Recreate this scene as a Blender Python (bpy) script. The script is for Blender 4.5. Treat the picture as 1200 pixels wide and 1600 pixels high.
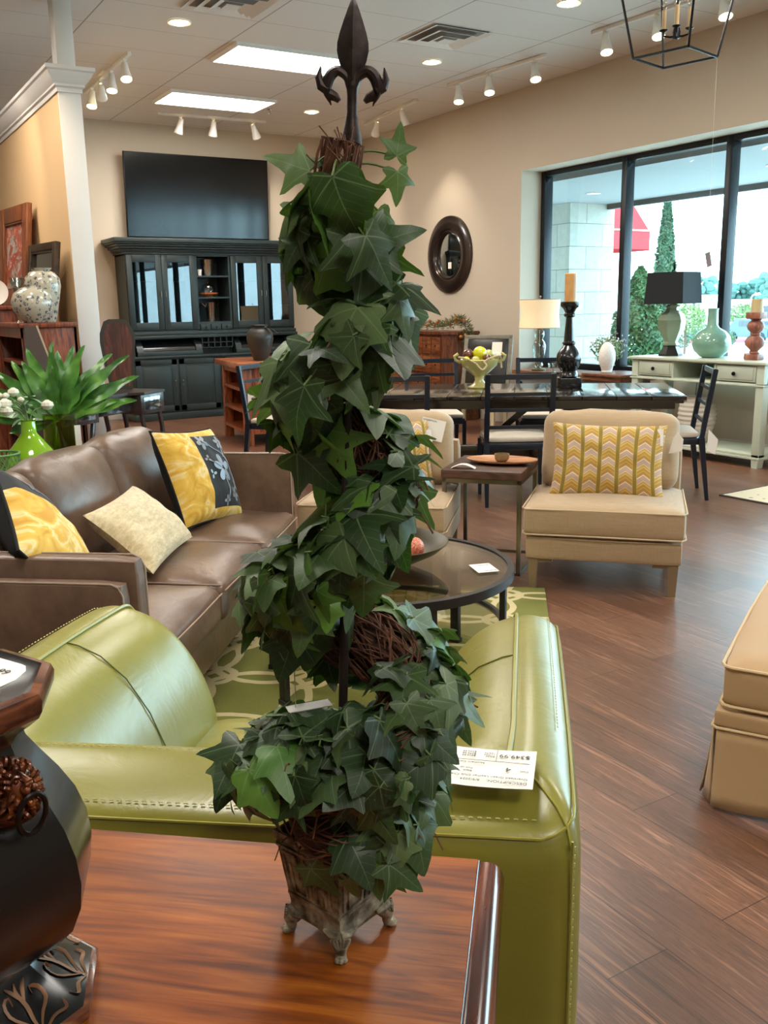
import bpy, bmesh, random
from math import *
from mathutils import Vector, Matrix, noise
random.seed(7)
for o in list(bpy.data.objects): bpy.data.objects.remove(o)
SC = bpy.context.scene
COL = SC.collection
V = Vector

# ------------------------------------------------------------------ camera
YAW, PITCH, ROLL = radians(30.9), radians(12.57), radians(-1.02)
f_ = V((sin(YAW)*cos(PITCH), cos(YAW)*cos(PITCH), -sin(PITCH)))
r_ = V((cos(YAW), -sin(YAW), 0))
u_ = r_.cross(f_)
r2 = r_*cos(ROLL) + u_*sin(ROLL)
u2 = r2.cross(f_)
cam = bpy.data.objects.new('camera', bpy.data.cameras.new('camera'))
COL.objects.link(cam)
cam.matrix_world = Matrix(((r2.x, u2.x, -f_.x, 0), (r2.y, u2.y, -f_.y, 0), (r2.z, u2.z, -f_.z, 1.4), (0, 0, 0, 1)))
cam.data.sensor_fit = 'VERTICAL'
cam.data.sensor_height = 36
cam.data.sensor_width = 27
cam.data.lens = 1446/1600*36
cam.data.clip_start = 0.05
cam.data.clip_end = 400
SC.camera = cam

# ------------------------------------------------------------------ light, world, exposure
SC.view_settings.view_transform = 'Standard'
SC.view_settings.look = 'None'
SC.view_settings.gamma = 1
SC.view_settings.use_curve_mapping = False
SC.view_settings.exposure = 0.18
W = bpy.data.worlds.new('World'); SC.world = W; W.use_nodes = True
bgn = W.node_tree.nodes['Background']
bgn.inputs['Color'].default_value = (0.55, 0.82, 1.0, 1)
bgn.inputs['Strength'].default_value = 12

def area(name, loc, size, power, color, rot=(0, 0, 0), sizey=None, portal=False, spread=None):
    L = bpy.data.lights.new(name, 'AREA'); L.energy = power; L.color = color
    L.shape = 'RECTANGLE'; L.size = size; L.size_y = sizey or size
    if portal: L.cycles.is_portal = True
    if spread: L.spread = spread
    o = bpy.data.objects.new(name, L); COL.objects.link(o)
    o.location = loc; o.rotation_euler = rot
    return o
def spot(name, loc, target, power, color, ang=70, blend=.6, rad=.04, parent=None):
    L = bpy.data.lights.new(name, 'SPOT'); L.energy = power; L.color = color
    L.spot_size = radians(ang); L.spot_blend = blend; L.shadow_soft_size = rad
    o = bpy.data.objects.new(name, L); COL.objects.link(o)
    o.location = loc
    o.rotation_euler = (V(target)-V(loc)).to_track_quat('-Z', 'Y').to_euler()
    return o
WARM = (1.0, .87, .70)
NEUT = (1.0, .93, .82)
area('window_portal', (7.34, 3.6, 1.75), 2.25, 1, (1, 1, 1), rot=(0, radians(90), 0), sizey=9.9, portal=True)
for px_, py_ in ((4.13, 8.58), (4.2, 10.58), (4.13, 5.2), (4.13, 1.9), (.3, 5.2), (.3, 1.9), (.3, 8.58), (4.13, -1.6), (.3, -1.6)):
    area('ceiling_panel_light', (px_, py_, 3.66), 1.15, 40, (1, .95, .88), sizey=.58)

# ------------------------------------------------------------------ helpers
def lin(c):
    if isinstance(c, str):
        c = c.lstrip('#'); c = [int(c[i:i+2], 16)/255 for i in (0, 2, 4)]
    return tuple((x/12.92 if x <= .04045 else ((x+.055)/1.055)**2.4) for x in c)+(1,)

class N:
    """small wrapper to write node trees"""
    def __init__(s, name):
        s.m = bpy.data.materials.new(name); s.m.use_nodes = True
        s.t = s.m.node_tree; s.b = s.t.nodes['Principled BSDF']; s.out = s.t.nodes['Material Output']
    def n(s, typ, ins=None, **pr):
        d = s.t.nodes.new(typ)
        for k, v in pr.items(): setattr(d, k, v)
        for k, v in (ins or {}).items(): s.set(d.inputs[k], v)
        return d
    def set(s, sock, v):
        if isinstance(v, bpy.types.NodeSocket): s.t.links.new(v, sock)
        elif isinstance(v, bpy.types.Node): s.t.links.new(v.outputs[0], sock)
        else: sock.default_value = v
    def math(s, op, a, b=None, c=None, clamp=False):
        d = s.t.nodes.new('ShaderNodeMath'); d.operation = op; d.use_clamp = clamp
        s.set(d.inputs[0], a)
        if b is not None: s.set(d.inputs[1], b)
        if c is not None: s.set(d.inputs[2], c)
        return d.outputs[0]
    def mix(s, f, a, b, blend='MIX'):
        d = s.t.nodes.new('ShaderNodeMix'); d.data_type = 'RGBA'; d.blend_type = blend
        s.set(d.inputs[0], f); s.set(d.inputs[6], a); s.set(d.inputs[7], b)
        return d.outputs[2]
    def co(s, kind='Object', scale=(1, 1, 1), rot=(0, 0, 0)):
        tc = s.t.nodes.new('ShaderNodeTexCoord')
        mp = s.n('ShaderNodeMapping', {'Vector': tc.outputs[kind], 'Scale': scale, 'Rotation': rot})
        return mp.outputs[0]
    def noise(s, vec, scale, detail=3, rough=.55, dist=0):
        return s.n('ShaderNodeTexNoise', {'Vector': vec, 'Scale': scale, 'Detail': detail, 'Roughness': rough, 'Distortion': dist}).outputs[0]
    def ramp(s, f, stops, interp='LINEAR'):
        d = s.t.nodes.new('ShaderNodeValToRGB'); d.color_ramp.interpolation = interp
        e = d.color_ramp.elements
        while len(e) < len(stops): e.new(.5)
        for i, (p, c) in enumerate(stops):
            e[i].position = p; e[i].color = c if not isinstance(c, str) else lin(c)
        s.set(d.inputs[0], f); return d.outputs[0]
    def P(s, **k):
        nm = dict(col='Base Color', rough='Roughness', metal='Metallic', spec='Specular IOR Level', coat='Coat Weight', coatr='Coat Roughness', sheen='Sheen Weight', ior='IOR', trans='Transmission Weight', alpha='Alpha', normal='Normal', emit='Emission Color', es='Emission Strength', sub='Subsurface Weight')
        for a, v in k.items(): s.set(s.b.inputs[nm[a]], v)
        return s
    def bump(s, h, strength=.3, dist=.01):
        d = s.n('ShaderNodeBump', {'Height': h, 'Strength': strength, 'Distance': dist})
        s.set(s.b.inputs['Normal'], d.outputs[0]); return s

MATS = {}
def mat(name, col, rough=.5, metal=0, col2=None, nscale=8, bs=0, bd=.005, bscale=60, stretch=(1, 1, 1), coat=0, sheen=0, spec=.5, rr=None):
    if name in MATS: return MATS[name]
    n = N(name); n.P(rough=rough, metal=metal, coat=coat, sheen=sheen, spec=spec)
    co = n.co(scale=stretch)
    if col2: n.P(col=n.ramp(n.noise(co, nscale, 4), [(.3, lin(col)), (.7, lin(col2))]))
    else: n.P(col=lin(col))
    if bs: n.bump(n.noise(co, bscale, 4), bs, bd)
    MATS[name] = n.m; return n.m
def wood(name, c1, c2, c3=None, axis=0, scale=6, rough=.35, coat=.1, stretch=12, bs=.1):
    n = N(name); st = [1*stretch]*3; st[axis] = 1
    co = n.co(scale=tuple(x/3 for x in st))
    a = n.noise(co, scale, 5, .6, .6)
    co2 = n.co(scale=tuple(.35*x if i != axis else .5 for i, x in enumerate(st)))
    b = n.noise(co2, scale*.5, 2, .5, 1.2)
    rings = n.math('SINE', n.math('MULTIPLY', b, 38))
    f = n.math('ADD', n.math('MULTIPLY', a, .75), n.math('MULTIPLY', rings, .09))
    n.P(col=n.ramp(f, [(.22, lin(c1)), (.42, lin(c2)), (.62, lin(c3 or c2))]), rough=rough, coat=coat, coatr=.15)
    n.bump(a, bs, .002)
    MATS[name] = n.m; return n.m
def glass(name, tint=(1, 1, 1, 1), refl=1.0, rough=0.0):
    n = N(name)
    tr = n.n('ShaderNodeBsdfTransparent', {'Color': tint})
    gl = n.n('ShaderNodeBsdfGlossy', {'Roughness': rough})
    ge = n.n('ShaderNodeNewGeometry')
    dt = n.n('ShaderNodeVectorMath', {0: ge.outputs['Normal'], 1: ge.outputs['Incoming']}, operation='DOT_PRODUCT').outputs['Value']
    fr = n.math('MULTIPLY_ADD', n.math('POWER', n.math('SUBTRACT', 1, n.math('ABSOLUTE', dt)), 5), .96, .04)
    mx = n.n('ShaderNodeMixShader', {0: n.math('MULTIPLY', fr, refl, clamp=True), 1: tr.outputs[0], 2: gl.outputs[0]})
    n.t.links.new(mx.outputs[0], n.out.inputs[0])
    MATS[name] = n.m; return n.m
def emis(name, col, st):
    n = N(name); n.P(col=lin(col), emit=lin(col), es=st); MATS[name] = n.m; return n.m

class MB:
    def __init__(s, M=None): s.v = []; s.f = []; s.u = []; s.c = []; s.M = M or Matrix.Identity(4)
    def add(s, vs, fs, uvs=None, M=None, col=None):
        k = len(s.v); T = s.M @ M if M is not None else s.M
        s.v += [tuple(T @ V(p)) for p in vs]
        for f in fs:
            s.f.append([i+k for i in f])
            s.u.append([uvs[i] for i in f] if uvs else [(0, 0)]*len(f))
            s.c.append(col or 0)
    def bmadd(s, bm, M=None):
        bm.verts.ensure_lookup_table(); bm.verts.index_update()
        s.add([v.co.copy() for v in bm.verts], [[v.index for v in f.verts] for f in bm.faces], None, M); bm.free()
    def box(s, x0, x1, y0, y1, z0, z1, r=0, seg=2, M=None):
        bm = bmesh.new(); bmesh.ops.create_cube(bm, size=1)
        for v in bm.verts: v.co = V(((x0+x1)/2+v.co.x*(x1-x0), (y0+y1)/2+v.co.y*(y1-y0), (z0+z1)/2+v.co.z*(z1-z0)))
        if r: bmesh.ops.bevel(bm, geom=bm.edges[:], offset=min(r, abs(x1-x0)*.49, abs(y1-y0)*.49, abs(z1-z0)*.49), segments=seg, affect='EDGES', profile=.5)
        s.bmadd(bm, M); return s
    def bar(s, p0, p1, w, h=None, up=(0, 0, 1), r=0, w1=None, h1=None):
        p0 = V(p0); p1 = V(p1); d = p1-p0; L = d.length; d.normalize(); up = V(up)
        if abs(d.dot(up)) > .98: up = V((0, 1, 0))
        sx = d.cross(up).normalized(); sy = sx.cross(d)
        h = h or w; w1 = w1 or w; h1 = h1 or h
        M = Matrix((( sx.x, sy.x, d.x, p0.x), (sx.y, sy.y, d.y, p0.y), (sx.z, sy.z, d.z, p0.z), (0, 0, 0, 1)))
        bm = bmesh.new(); bmesh.ops.create_cube(bm, size=1)
        for v in bm.verts:
            t = v.co.z+.5; v.co = V((v.co.x*(w+(w1-w)*t), v.co.y*(h+(h1-h)*t), t*L))
        if r: bmesh.ops.bevel(bm, geom=bm.edges[:], offset=r, segments=2, affect='EDGES')
        s.bmadd(bm, M); return s
    def lathe(s, prof, seg=24, M=None, ax=1, ay=1, cap=True, ph=0):
        vs = []; fs = []; n = len(prof)
        for i, (r, z) in enumerate(prof):
            for k in range(seg):
                a = 2*pi*k/seg+ph; vs.append((r*cos(a)*ax, r*sin(a)*ay, z))
        for i in range(n-1):
            for k in range(seg):
                a = i*seg+k; b = i*seg+(k+1) % seg; fs.append((a, b, b+seg, a+seg))
        if cap:
            fs.append(tuple(reversed(range(seg)))); fs.append(tuple(range((n-1)*seg, n*seg)))
        s.add(vs, fs, None, M); return s
    def sphere(s, c, r, seg=16, sc=(1, 1, 1), M=None):
        pr = [(max(1e-4, r*sin(pi*i/(seg//2))), -r*cos(pi*i/(seg//2))) for i in range(seg//2+1)]
        T = Matrix.Translation(c) @ Matrix.Diagonal((sc[0], sc[1], sc[2], 1))
        s.lathe(pr, seg, (M @ T) if M is not None else T); return s
    def tube(s, pts, rad, seg=8, cap=True, closed=False, flat=1):
        pts = [V(p) for p in pts]; n = len(pts)
        if not hasattr(rad, '__len__'): rad = [rad]*n
        vs = []; fs = []; prev = None
        for i, p in enumerate(pts):
            if closed: t = pts[(i+1) % n]-pts[i-1]
            else: t = pts[min(i+1, n-1)]-pts[max(i-1, 0)]
            t.normalize()
            if prev is None:
                prev = t.orthogonal() if abs(t.z) > .9 else V((0, 0, 1)).cross(t).normalized()
            prev = (prev-t*prev.dot(t)).normalized(); b = t.cross(prev)
            for k in range(seg):
                a = 2*pi*k/seg; vs.append(p+(prev*cos(a)+b*sin(a)*flat)*rad[i])
        m = n if closed else n-1
        for i in range(m):
            for k in range(seg):
                j = (i+1) % n; fs.append((i*seg+k, i*seg+(k+1) % seg, j*seg+(k+1) % seg, j*seg+k))
        if cap and not closed: fs.append(tuple(reversed(range(seg)))); fs.append(tuple(range((n-1)*seg, n*seg)))
        s.add(vs, fs); return s
    def prism(s, out, z0, z1, M=None, r=0):
        bm = bmesh.new(); vs = [bm.verts.new((x, y, z0)) for x, y in out]; f = bm.faces.new(vs)
        e = bmesh.ops.extrude_face_region(bm, geom=[f])
        for v in e['geom']:
            if isinstance(v, bmesh.types.BMVert): v.co.z = z1
        bmesh.ops.recalc_face_normals(bm, faces=bm.faces)
        if r: bmesh.ops.bevel(bm, geom=[x for x in bm.edges if abs(x.verts[0].co.z-x.verts[1].co.z) < 1e-6], offset=r, segments=2, affect='EDGES')
        s.bmadd(bm, M); return s
    def grid(s, fn, nu, nv, cu=False, cv=False, M=None, flip=False):
        vs = []; uv = []; fs = []
        NU = nu if cu else nu+1; NV = nv if cv else nv+1
        for i in range(NU):
            for j in range(NV):
                vs.append(fn(i/nu, j/nv)); uv.append((i/nu, j/nv))
        for i in range(nu):
            for j in range(nv):
                a = i*NV+j; b = ((i+1) % NU)*NV+j; c = ((i+1) % NU)*NV+(j+1) % NV; d = i*NV+(j+1) % NV
                fs.append((a, d, c, b) if flip else (a, b, c, d))
        s.add(vs, fs, uv, M); return s
    def rbox(s, x0, x1, y0, y1, z0, z1, r=.03, puff=(0, 0, 0), n=10, M=None, wrinkle=0):
        """soft cushion block: rounded box with crowned faces"""
        c = V(((x0+x1)/2, (y0+y1)/2, (z0+z1)/2)); h = V(((x1-x0)/2, (y1-y0)/2, (z1-z0)/2))
        bm = bmesh.new(); bmesh.ops.create_cube(bm, size=2)
        bmesh.ops.subdivide_edges(bm, edges=bm.edges[:], cuts=n, use_grid_fill=True)
        r = min(r, h.x*.98, h.y*.98, h.z*.98)
        for v in bm.verts:
            # cluster samples toward edges
            p = V([copysign(abs(q)**.8, q)*h[i] for i, q in enumerate(v.co)])
            q = V([max(-(h[i]-r), min(h[i]-r, p[i])) for i in range(3)])
            d = p-q
            if d.length > 1e-9: p = q+d.normalized()*r
            t = V([p[i]/h[i] for i in range(3)])
            add = V((0, 0, 0))
            for i in range(3):
                o = [k for k in range(3) if k != i]
                w = (1-t[o[0]]**2)*(1-t[o[1]]**2)
                if puff[i]: add[i] = puff[i]*w*max(-1, min(1, t[i]*1.2))
            p = p+add
            if wrinkle: p += V((0, 0, 1))*wrinkle*noise.noise((p+c)*9)+v.co.normalized()*wrinkle*noise.noise((p+c)*5)
            v.co = c+p
        s.bmadd(bm, M); return s
    def build(s, name, m, parent=None, smooth=True, ang=38, uv=False):
        me = bpy.data.meshes.new(name); me.from_pydata(s.v, [], s.f)
        if uv:
            l = me.uv_layers.new(name='UVMap'); k = 0
            for u in s.u:
                for q in u: l.data[k].uv = q; k += 1
        ms = m if isinstance(m, (list, tuple)) else [m]
        for x in ms: me.materials.append(x)
        if len(ms) > 1:
            for i, p in enumerate(me.polygons): p.material_index = s.c[i]
        bm = bmesh.new(); bm.from_mesh(me)
        if not uv: bmesh.ops.recalc_face_normals(bm, faces=bm.faces)
        if smooth:
            for f in bm.faces: f.smooth = True
            lim = radians(ang)
            for e in bm.edges:
                if len(e.link_faces) == 2 and e.calc_face_angle(0) > lim: e.smooth = False
        bm.to_mesh(me); bm.free()
        o = bpy.data.objects.new(name, me); COL.objects.link(o)
        if parent: o.parent = parent
        return o

def thing(name, label, cat, loc=(0, 0, 0), rot=0, group=None, tilt=None):
    o = bpy.data.objects.new(name, None); COL.objects.link(o)
    o.location = loc; o.rotation_euler = (0, 0, radians(rot)) if tilt is None else tilt
    o.empty_display_size = .1
    return tag(o, label, cat, group)
def tag(o, label, cat, group=None):
    o['label'] = label; o['category'] = cat
    if group: o['group'] = group
    return o
def at(o, loc, rot=0):
    o.location = loc; o.rotation_euler = (0, 0, radians(rot)); return o
def struct(o): o['kind'] = 'structure'; return o
def dup(root, loc, rot, label=None, group=None):
    def cp(o, par):
        c = o.copy(); COL.objects.link(c)
        if par: c.parent = par
        for ch in o.children: cp(ch, c)
        return c
    r = cp(root, None); r.location = loc
    if rot is not None: r.rotation_euler = (0, 0, radians(rot))
    if label: r['label'] = label
    if group: r['group'] = group
    return r
def text_mesh(body, size, M, m, parent, name='lettering', align='LEFT'):
    cu = bpy.data.curves.new('txt', 'FONT'); cu.body = body; cu.size = size; cu.align_x = align; cu.extrude = .0001
    cu.resolution_u = 3
    ob = bpy.data.objects.new('txt', cu); COL.objects.link(ob)
    dg = bpy.context.evaluated_depsgraph_get(); me = bpy.data.meshes.new_from_object(ob.evaluated_get(dg))
    bpy.data.objects.remove(ob); me.transform(M); me.materials.clear(); me.materials.append(m)
    o = bpy.data.objects.new(name, me); COL.objects.link(o); o.parent = parent; return o
def frame(x, y, o):
    """matrix whose local x, y axes are x, y and origin o"""
    x = V(x).normalized(); y = V(y); y = (y-x*y.dot(x)).normalized(); z = x.cross(y)
    return Matrix(((x.x, y.x, z.x, o[0]), (x.y, y.y, z.y, o[1]), (x.z, y.z, z.z, o[2]), (0, 0, 0, 1)))
def bez(pts, n=24):
    """smooth Catmull-Rom path through points"""
    P_ = [V(p) for p in pts]; P_ = [P_[0]*2-P_[1]]+P_+[P_[-1]*2-P_[-2]]; out = []
    m = len(P_)-3
    for i in range(m):
        k = max(2, n//m)
        for j in range(k+(i == m-1)):
            t = j/k; a, b, c, d = P_[i:i+4]
            out.append(.5*((2*b)+(c-a)*t+(2*a-5*b+4*c-d)*t*t+(3*b-a-3*c+d)*t**3))
    return out

# ------------------------------------------------------------------ materials
wall_m = mat('wall_paint', '#c6baa9', .75, bs=.08, bscale=220, bd=.002)
part_m = mat('partition_orange_lit', '#d2ae80', .7, bs=.06, bscale=220, bd=.002)  # orange light falling on the partition is put into this wall colour
trim_m = mat('trim_paint', '#d6d2cc', .45)
white_m = mat('white_paint', '#e8e6e0', .4)
card_m = mat('card', '#f1ece2', .6)
ink_m = mat('ink', '#2b2824', .6)
black_metal = mat('black_metal', '#16171a', .38, .6)
chrome = mat('chrome', '#c8c8c8', .12, 1.0)
nickel = mat('brushed_nickel', '#8d8778', .3, 1.0)
bronze = mat('bronze_leaf', '#4a3527', .4, .5)
bulb_warm = emis('bulb_warm', '#ffe9b0', 22)
clear_glass = glass('clear_glass', (.93, .97, .95, 1), 1.0)
# ================================================================== SETTING
XW, YB, ZC, XL, YF = 6.98, 12.23, 3.7, -5.0, -5.0
XF = 7.29            # window frame plane
# floor of dark planks running towards the back of the shop
n = N('plank_floor')
tc = n.co(rot=(0, 0, radians(90)))
br = n.n('ShaderNodeTexBrick', {'Vector': tc, 'Color1': lin('#8b776b'), 'Color2': lin('#aa978a'), 'Mortar': lin('#4a3a31'), 'Scale': 1, 'Mortar Size': .0014, 'Bias': 0, 'Brick Width': 1.22, 'Row Height': .18})
br.offset = .37
gr = n.noise(n.co(scale=(26, 1.3, 1)), 2.2, 6, .62, 1.0)
gr2 = n.noise(n.co(scale=(5, .6, 1)), 2, 3, .6, .4)
c = n.mix(.95, br.outputs[0], n.ramp(gr, [(.3, lin('#5a473b')), (.45, lin('#9c8371')), (.52, lin('#7d6555')), (.60, lin('#b09682')), (.72, lin('#d6bea8'))]), 'OVERLAY')
c = n.mix(.5, c, n.ramp(gr2, [(.3, lin('#7a6154')), (.7, lin('#b39483'))]), 'OVERLAY')
n.P(col=c, rough=n.math('MULTIPLY_ADD', gr, .16, .26), spec=.6, coat=.25, coatr=.32)
n.bump(n.math('ADD', n.math('MULTIPLY', gr, .5), br.outputs[1]), .12, .002)
floor_m = n.m
struct(MB().box(XL, XF, YF, YB+.2, -.1, 0).build('floor', floor_m))
# ceiling of large drywall-like panels with thin seams
n = N('ceiling_tile')
sx = n.n('ShaderNodeSeparateXYZ', {0: n.co()})
def seam(v, off, per, w):
    a = n.math('PINGPONG', n.math('SUBTRACT', v, off), per/2)
    return n.math('LESS_THAN', a, w)
lines = n.math('MAXIMUM', seam(sx.outputs[0], 3.452, 1.262, .006), seam(sx.outputs[1], 8.27, .64, .003))
n.P(col=n.mix(lines, lin('#dddad6'), lin('#a09a95')), rough=.85)
n.bump(n.noise(n.co(), 160, 3), .1, .003)
struct(MB().box(XL, XF+.1, YF, YB+.2, ZC, ZC+.1).build('ceiling', n.m))
struct(MB().box(XL, XW+.4, YB, YB+.2, 0, ZC).build('wall_back', wall_m))
struct(MB().box(XL-.2, XL, YF, YB, 0, ZC).build('wall_left', wall_m))
struct(MB().box(XL-.2, XW+.4, YF-.2, YF, 0, ZC).build('wall_front', wall_m))
wr = MB()
WY0, WY1, WT, WB = -1.3, 8.54, 2.845, .66
wr.box(XW, XW+.45, WY1, YB+.2, 0, ZC)
wr.box(XW, XW+.45, YF-.2, WY0, 0, ZC)
wr.box(XW, XW+.45, WY0, WY1, WT, ZC)
wr.box(XF-.02, XW+.45, WY0, WY1, 0, WB)
struct(wr.build('wall_right', wall_m))
struct(MB().box(XF-.035, XF-.02, WY0, WY1, 0, .11, .004).build('baseboard_right', trim_m))
struct(MB().box(XL, XW, YB-.015, YB, 0, .11, .004).build('baseboard_back', trim_m))
# window : black storefront frame and panes
frame_m = mat('window_frame_black', '#1b2026', .35, .4)
wf = MB()
F0, F1 = XF-.02, XF+.09
wf.box(F0, F1, WY0, WY1, WT-.055, WT+.0, .004); wf.box(F0, F1, WY0, WY1, WB, WB+.07, .004)
mull = [8.50, 7.25, 5.96, 4.67, 3.38, 2.09, .80, -.49, -1.27]
for y in mull: wf.box(F0-.005, F1, y-.035, y+.035, WB, WT-.003, .004)
wfo = wf.build('window_1', frame_m); struct(wfo)
for a, b in zip(mull[:-1], mull[1:]):
    MB().box(XF+.03, XF+.036, b+.03, a-.03, WB+.06, WT-.05).build('window_pane', clear_glass, wfo)
# partition wall with crown cap at its top, and the slim post rising to the ceiling
PX0, PX1, PY = 1.80, 1.965, 7.7
pw = MB(); pw.box(PX0, PX1, PY, YB, 0, 3.10)
po = struct(pw.build('wall_partition', [part_m], None))
# end cap board: pale casing wrapping the wall's near end
struct(MB().box(PX0-.002, PX1+.004, PY-.012, PY+.0, 0, 3.06, .003).build('trim_2', trim_m))
crown = [(0, 3.02), (.012, 3.02), (.014, 3.05), (.03, 3.06), (.03, 3.075), (.045, 3.09), (.075, 3.13), (.085, 3.155), (.10, 3.165), (.10, 3.19), (0, 3.19)]
vs = []; fs = []
k = len(crown)
for (bx, by, sxx, syy) in ((PX0, YB, -1, 0), (PX0, PY-.012, -1, -1), (PX1, PY-.012, 1, -1), (PX1, YB, 1, 0)):
    for o_, z in crown: vs.append((bx+sxx*o_, by+syy*o_, z))
for a in range(3):
    for i in range(k-1): fs.append((a*k+i, a*k+i+1, (a+1)*k+i+1, (a+1)*k+i))
mb = MB(); mb.add(vs, fs); mb.box(PX0-.098, PX1+.098, PY-.11, YB, 3.185, 3.192)
struct(mb.build('trim_1', trim_m, ang=25))
struct(MB().box(PX0+.02, PX1-.01, PY+.02, PY+.17, 3.19, ZC, .003).build('ceiling_post', trim_m))

# ================================================================== OUTSIDE
conc = mat('pavement', '#c9c7c0', .8, col2='#d8d6d0', nscale=2)
struct(MB().box(XF+.3, 19, -25, 60, -.12, -.02).build('ground_sidewalk', conc))
struct(MB().box(19, 220, -150, 200, -1.8, -1.6).build('ground_parking', mat('parking', '#bdbdbb', .85, col2='#cfcfcc', nscale=.5)))
soff = mat('soffit', '#868b8e', .8)
sf = MB(); sf.box(XF+.16, 9.92, -20, 30, 2.75, 2.83); so_ = struct(sf.build('outside_soffit', soff))
struct(MB().box(9.86, 9.94, -20, 10.15, 2.68, 3.1).build('outside_fascia', mat('fascia', '#3c3a3a', .6)))
n = N('stone_blocks')
uvx = n.n('ShaderNodeTexCoord').outputs['UV']
b_ = n.n('ShaderNodeTexBrick', {'Vector': uvx, 'Color1': lin('#9c9c94'), 'Color2': lin('#a9a9a2'), 'Mortar': lin('#74746e'), 'Scale': 1, 'Mortar Size': .006, 'Brick Width': .62, 'Row Height': .31, 'Mortar Smooth': .2})
n.P(col=n.mix(.25, b_.outputs[0], n.ramp(n.noise(n.co(), 14, 5), [(.3, lin('#b4b4aa')), (.7, lin('#ffffff'))]), 'MULTIPLY'), rough=.8)
n.bump(n.math('SUBTRACT', 1, b_.outputs[1]), .4, .01); stone_m = n.m
sp = MB()
X0, X1, Y0, Y1, H = 9.18, 10.02, 10.16, 12.6, 2.748
sp.add([(X0, Y0, -.02), (X1, Y0, -.02), (X1, Y0, H), (X0, Y0, H)], [(0, 1, 2, 3)], [(0, 0), (X1-X0, 0), (X1-X0, H), (0, H)])
sp.add([(X0, Y1, -.02), (X0, Y0, -.02), (X0, Y0, H), (X0, Y1, H)], [(0, 1, 2, 3)], [(.3, 0), (Y1-Y0+.3, 0), (Y1-Y0+.3, H), (.3, H)])
sp.add([(X1, Y0, -.02), (X1, Y1, -.02), (X1, Y1, H), (X1, Y0, H)], [(0, 1, 2, 3)], [(0, 0), (Y1-Y0, 0), (Y1-Y0, H), (0, H)])
sp.add([(X0, Y1, -.02), (X0, Y1, H), (X1, Y1, H), (X1, Y1, -.02)], [(0, 1, 2, 3)], [(0, 0), (0, H), (1, H), (1, 0)])
struct(sp.build('outside_stone_pier', stone_m, smooth=False, uv=True))
# soffit downlights outside
for i, (x, y) in enumerate(((8.7, 6.55), (8.7, 9.2))):
    t = thing('soffit_light', ['round recessed light in the outside canopy seen through the right-hand pane', 'small recessed light in the outside canopy above the stone pier'][i], 'ceiling light', (x, y, 2.75))
    MB().lathe([(.075, 0), (.09, -.004), (.09, -.008), (.07, -.01)], 24, cap=False).build('trim_ring', white_m, t)
    MB().lathe([(.001, -.004), (.07, -.004)], 24, cap=False).build('bulb', emis('soffit_bulb', '#ffffff', 6), t)
# red awning on the neighbouring shop
red = mat('awning_red', '#a5101a', .7)
t = thing('awning', 'red fabric awning on the shop outside beyond the stone pier', 'awning', (14, 13.1, 2.35))
E_ = [(-1.15, 1.55), (0, .37), (0, .02), (-1.15, .02)]
mb = MB(); mb.add([(x, .15, z) for x, z in E_]+[(x, 2.6, z) for x, z in E_], [(0, 1, 3), (1, 2, 3), (4, 5, 7), (5, 6, 7), (0, 4, 5, 1)])
mb.build('canopy_cloth', red, t, smooth=False)
MB().box(-.0, .02, .15, 2.6, .0, .37).build('valance', red, t)
MB().tube([(-.0, .14, .37), (-1.15, .14, .37)], .014).build('frame_edge', white_m, t)
struct(MB().box(12.6, 12.84, 13.25, 18, -.1, 4.4).build('outside_shop_wall', MATS['far_white'] if 'far_white' in MATS else mat('far_white', '#efefec', .7)))
# foliage makers
def leafcloud(fn, count, size, m, name, parent=None, seed=1):
    rnd = random.Random(seed); mb = MB()
    for i in range(count):
        p, nrm = fn(rnd)
        p = V(p); a = V((rnd.gauss(0, 1), rnd.gauss(0, 1), rnd.gauss(0, 1))).normalized()
        b = a.cross(V(nrm)+V((rnd.gauss(0, .4), rnd.gauss(0, .4), rnd.gauss(0, .4)))).normalized(); s_ = size*rnd.uniform(.6, 1.3)
        mb.add([p-a*s_, p-b*s_*.35, p+a*s_, p+b*s_*.35+V(nrm)*s_*.1], [(0, 1, 2, 3)])
    return mb.build(name, m, parent, smooth=False)
ever = mat('evergreen', '#24452a', .7, col2='#3f6636', nscale=3)
cyp = mat('cypress_green', '#234534', .7, col2='#365c3e', nscale=3)
def conefn(h, r, pw=1.0, z0=0):
    def fn(rnd):
        t = rnd.random()**1.35; a = rnd.uniform(0, 2*pi)
        rr = r*((1-t)**pw)*(1 if t > .06 else .8)*(.78+.25*rnd.random()+.12*sin(a*5+t*23))
        return (rr*cos(a), rr*sin(a), z0+t*h), (cos(a), sin(a), .5)
    return fn
t = thing('cypress_tree', 'tall slender cypress standing outside the middle window pane', 'tree', (16.0, 14.65, -.1))
leafcloud(conefn(3.72, .40, .75), 9000, .07, cyp, 'foliage', t, 3)
MB().lathe([(.06, 0), (.05, 1), (.01, 3.2)], 8).build('trunk', mat('bark', '#4c3a2c', .9), t)
t = thing('arborvitae_shrub', 'bushy green conical evergreen just outside the window behind the black-shaded lamp', 'shrub', (10.95, 10.50, -.02))
leafcloud(conefn(1.92, .70, .72), 12000, .05, ever, 'foliage', t, 4)
MB().lathe([(.05, 0), (.03, 1.4)], 8).build('trunk', MATS['bark'], t)
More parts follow.
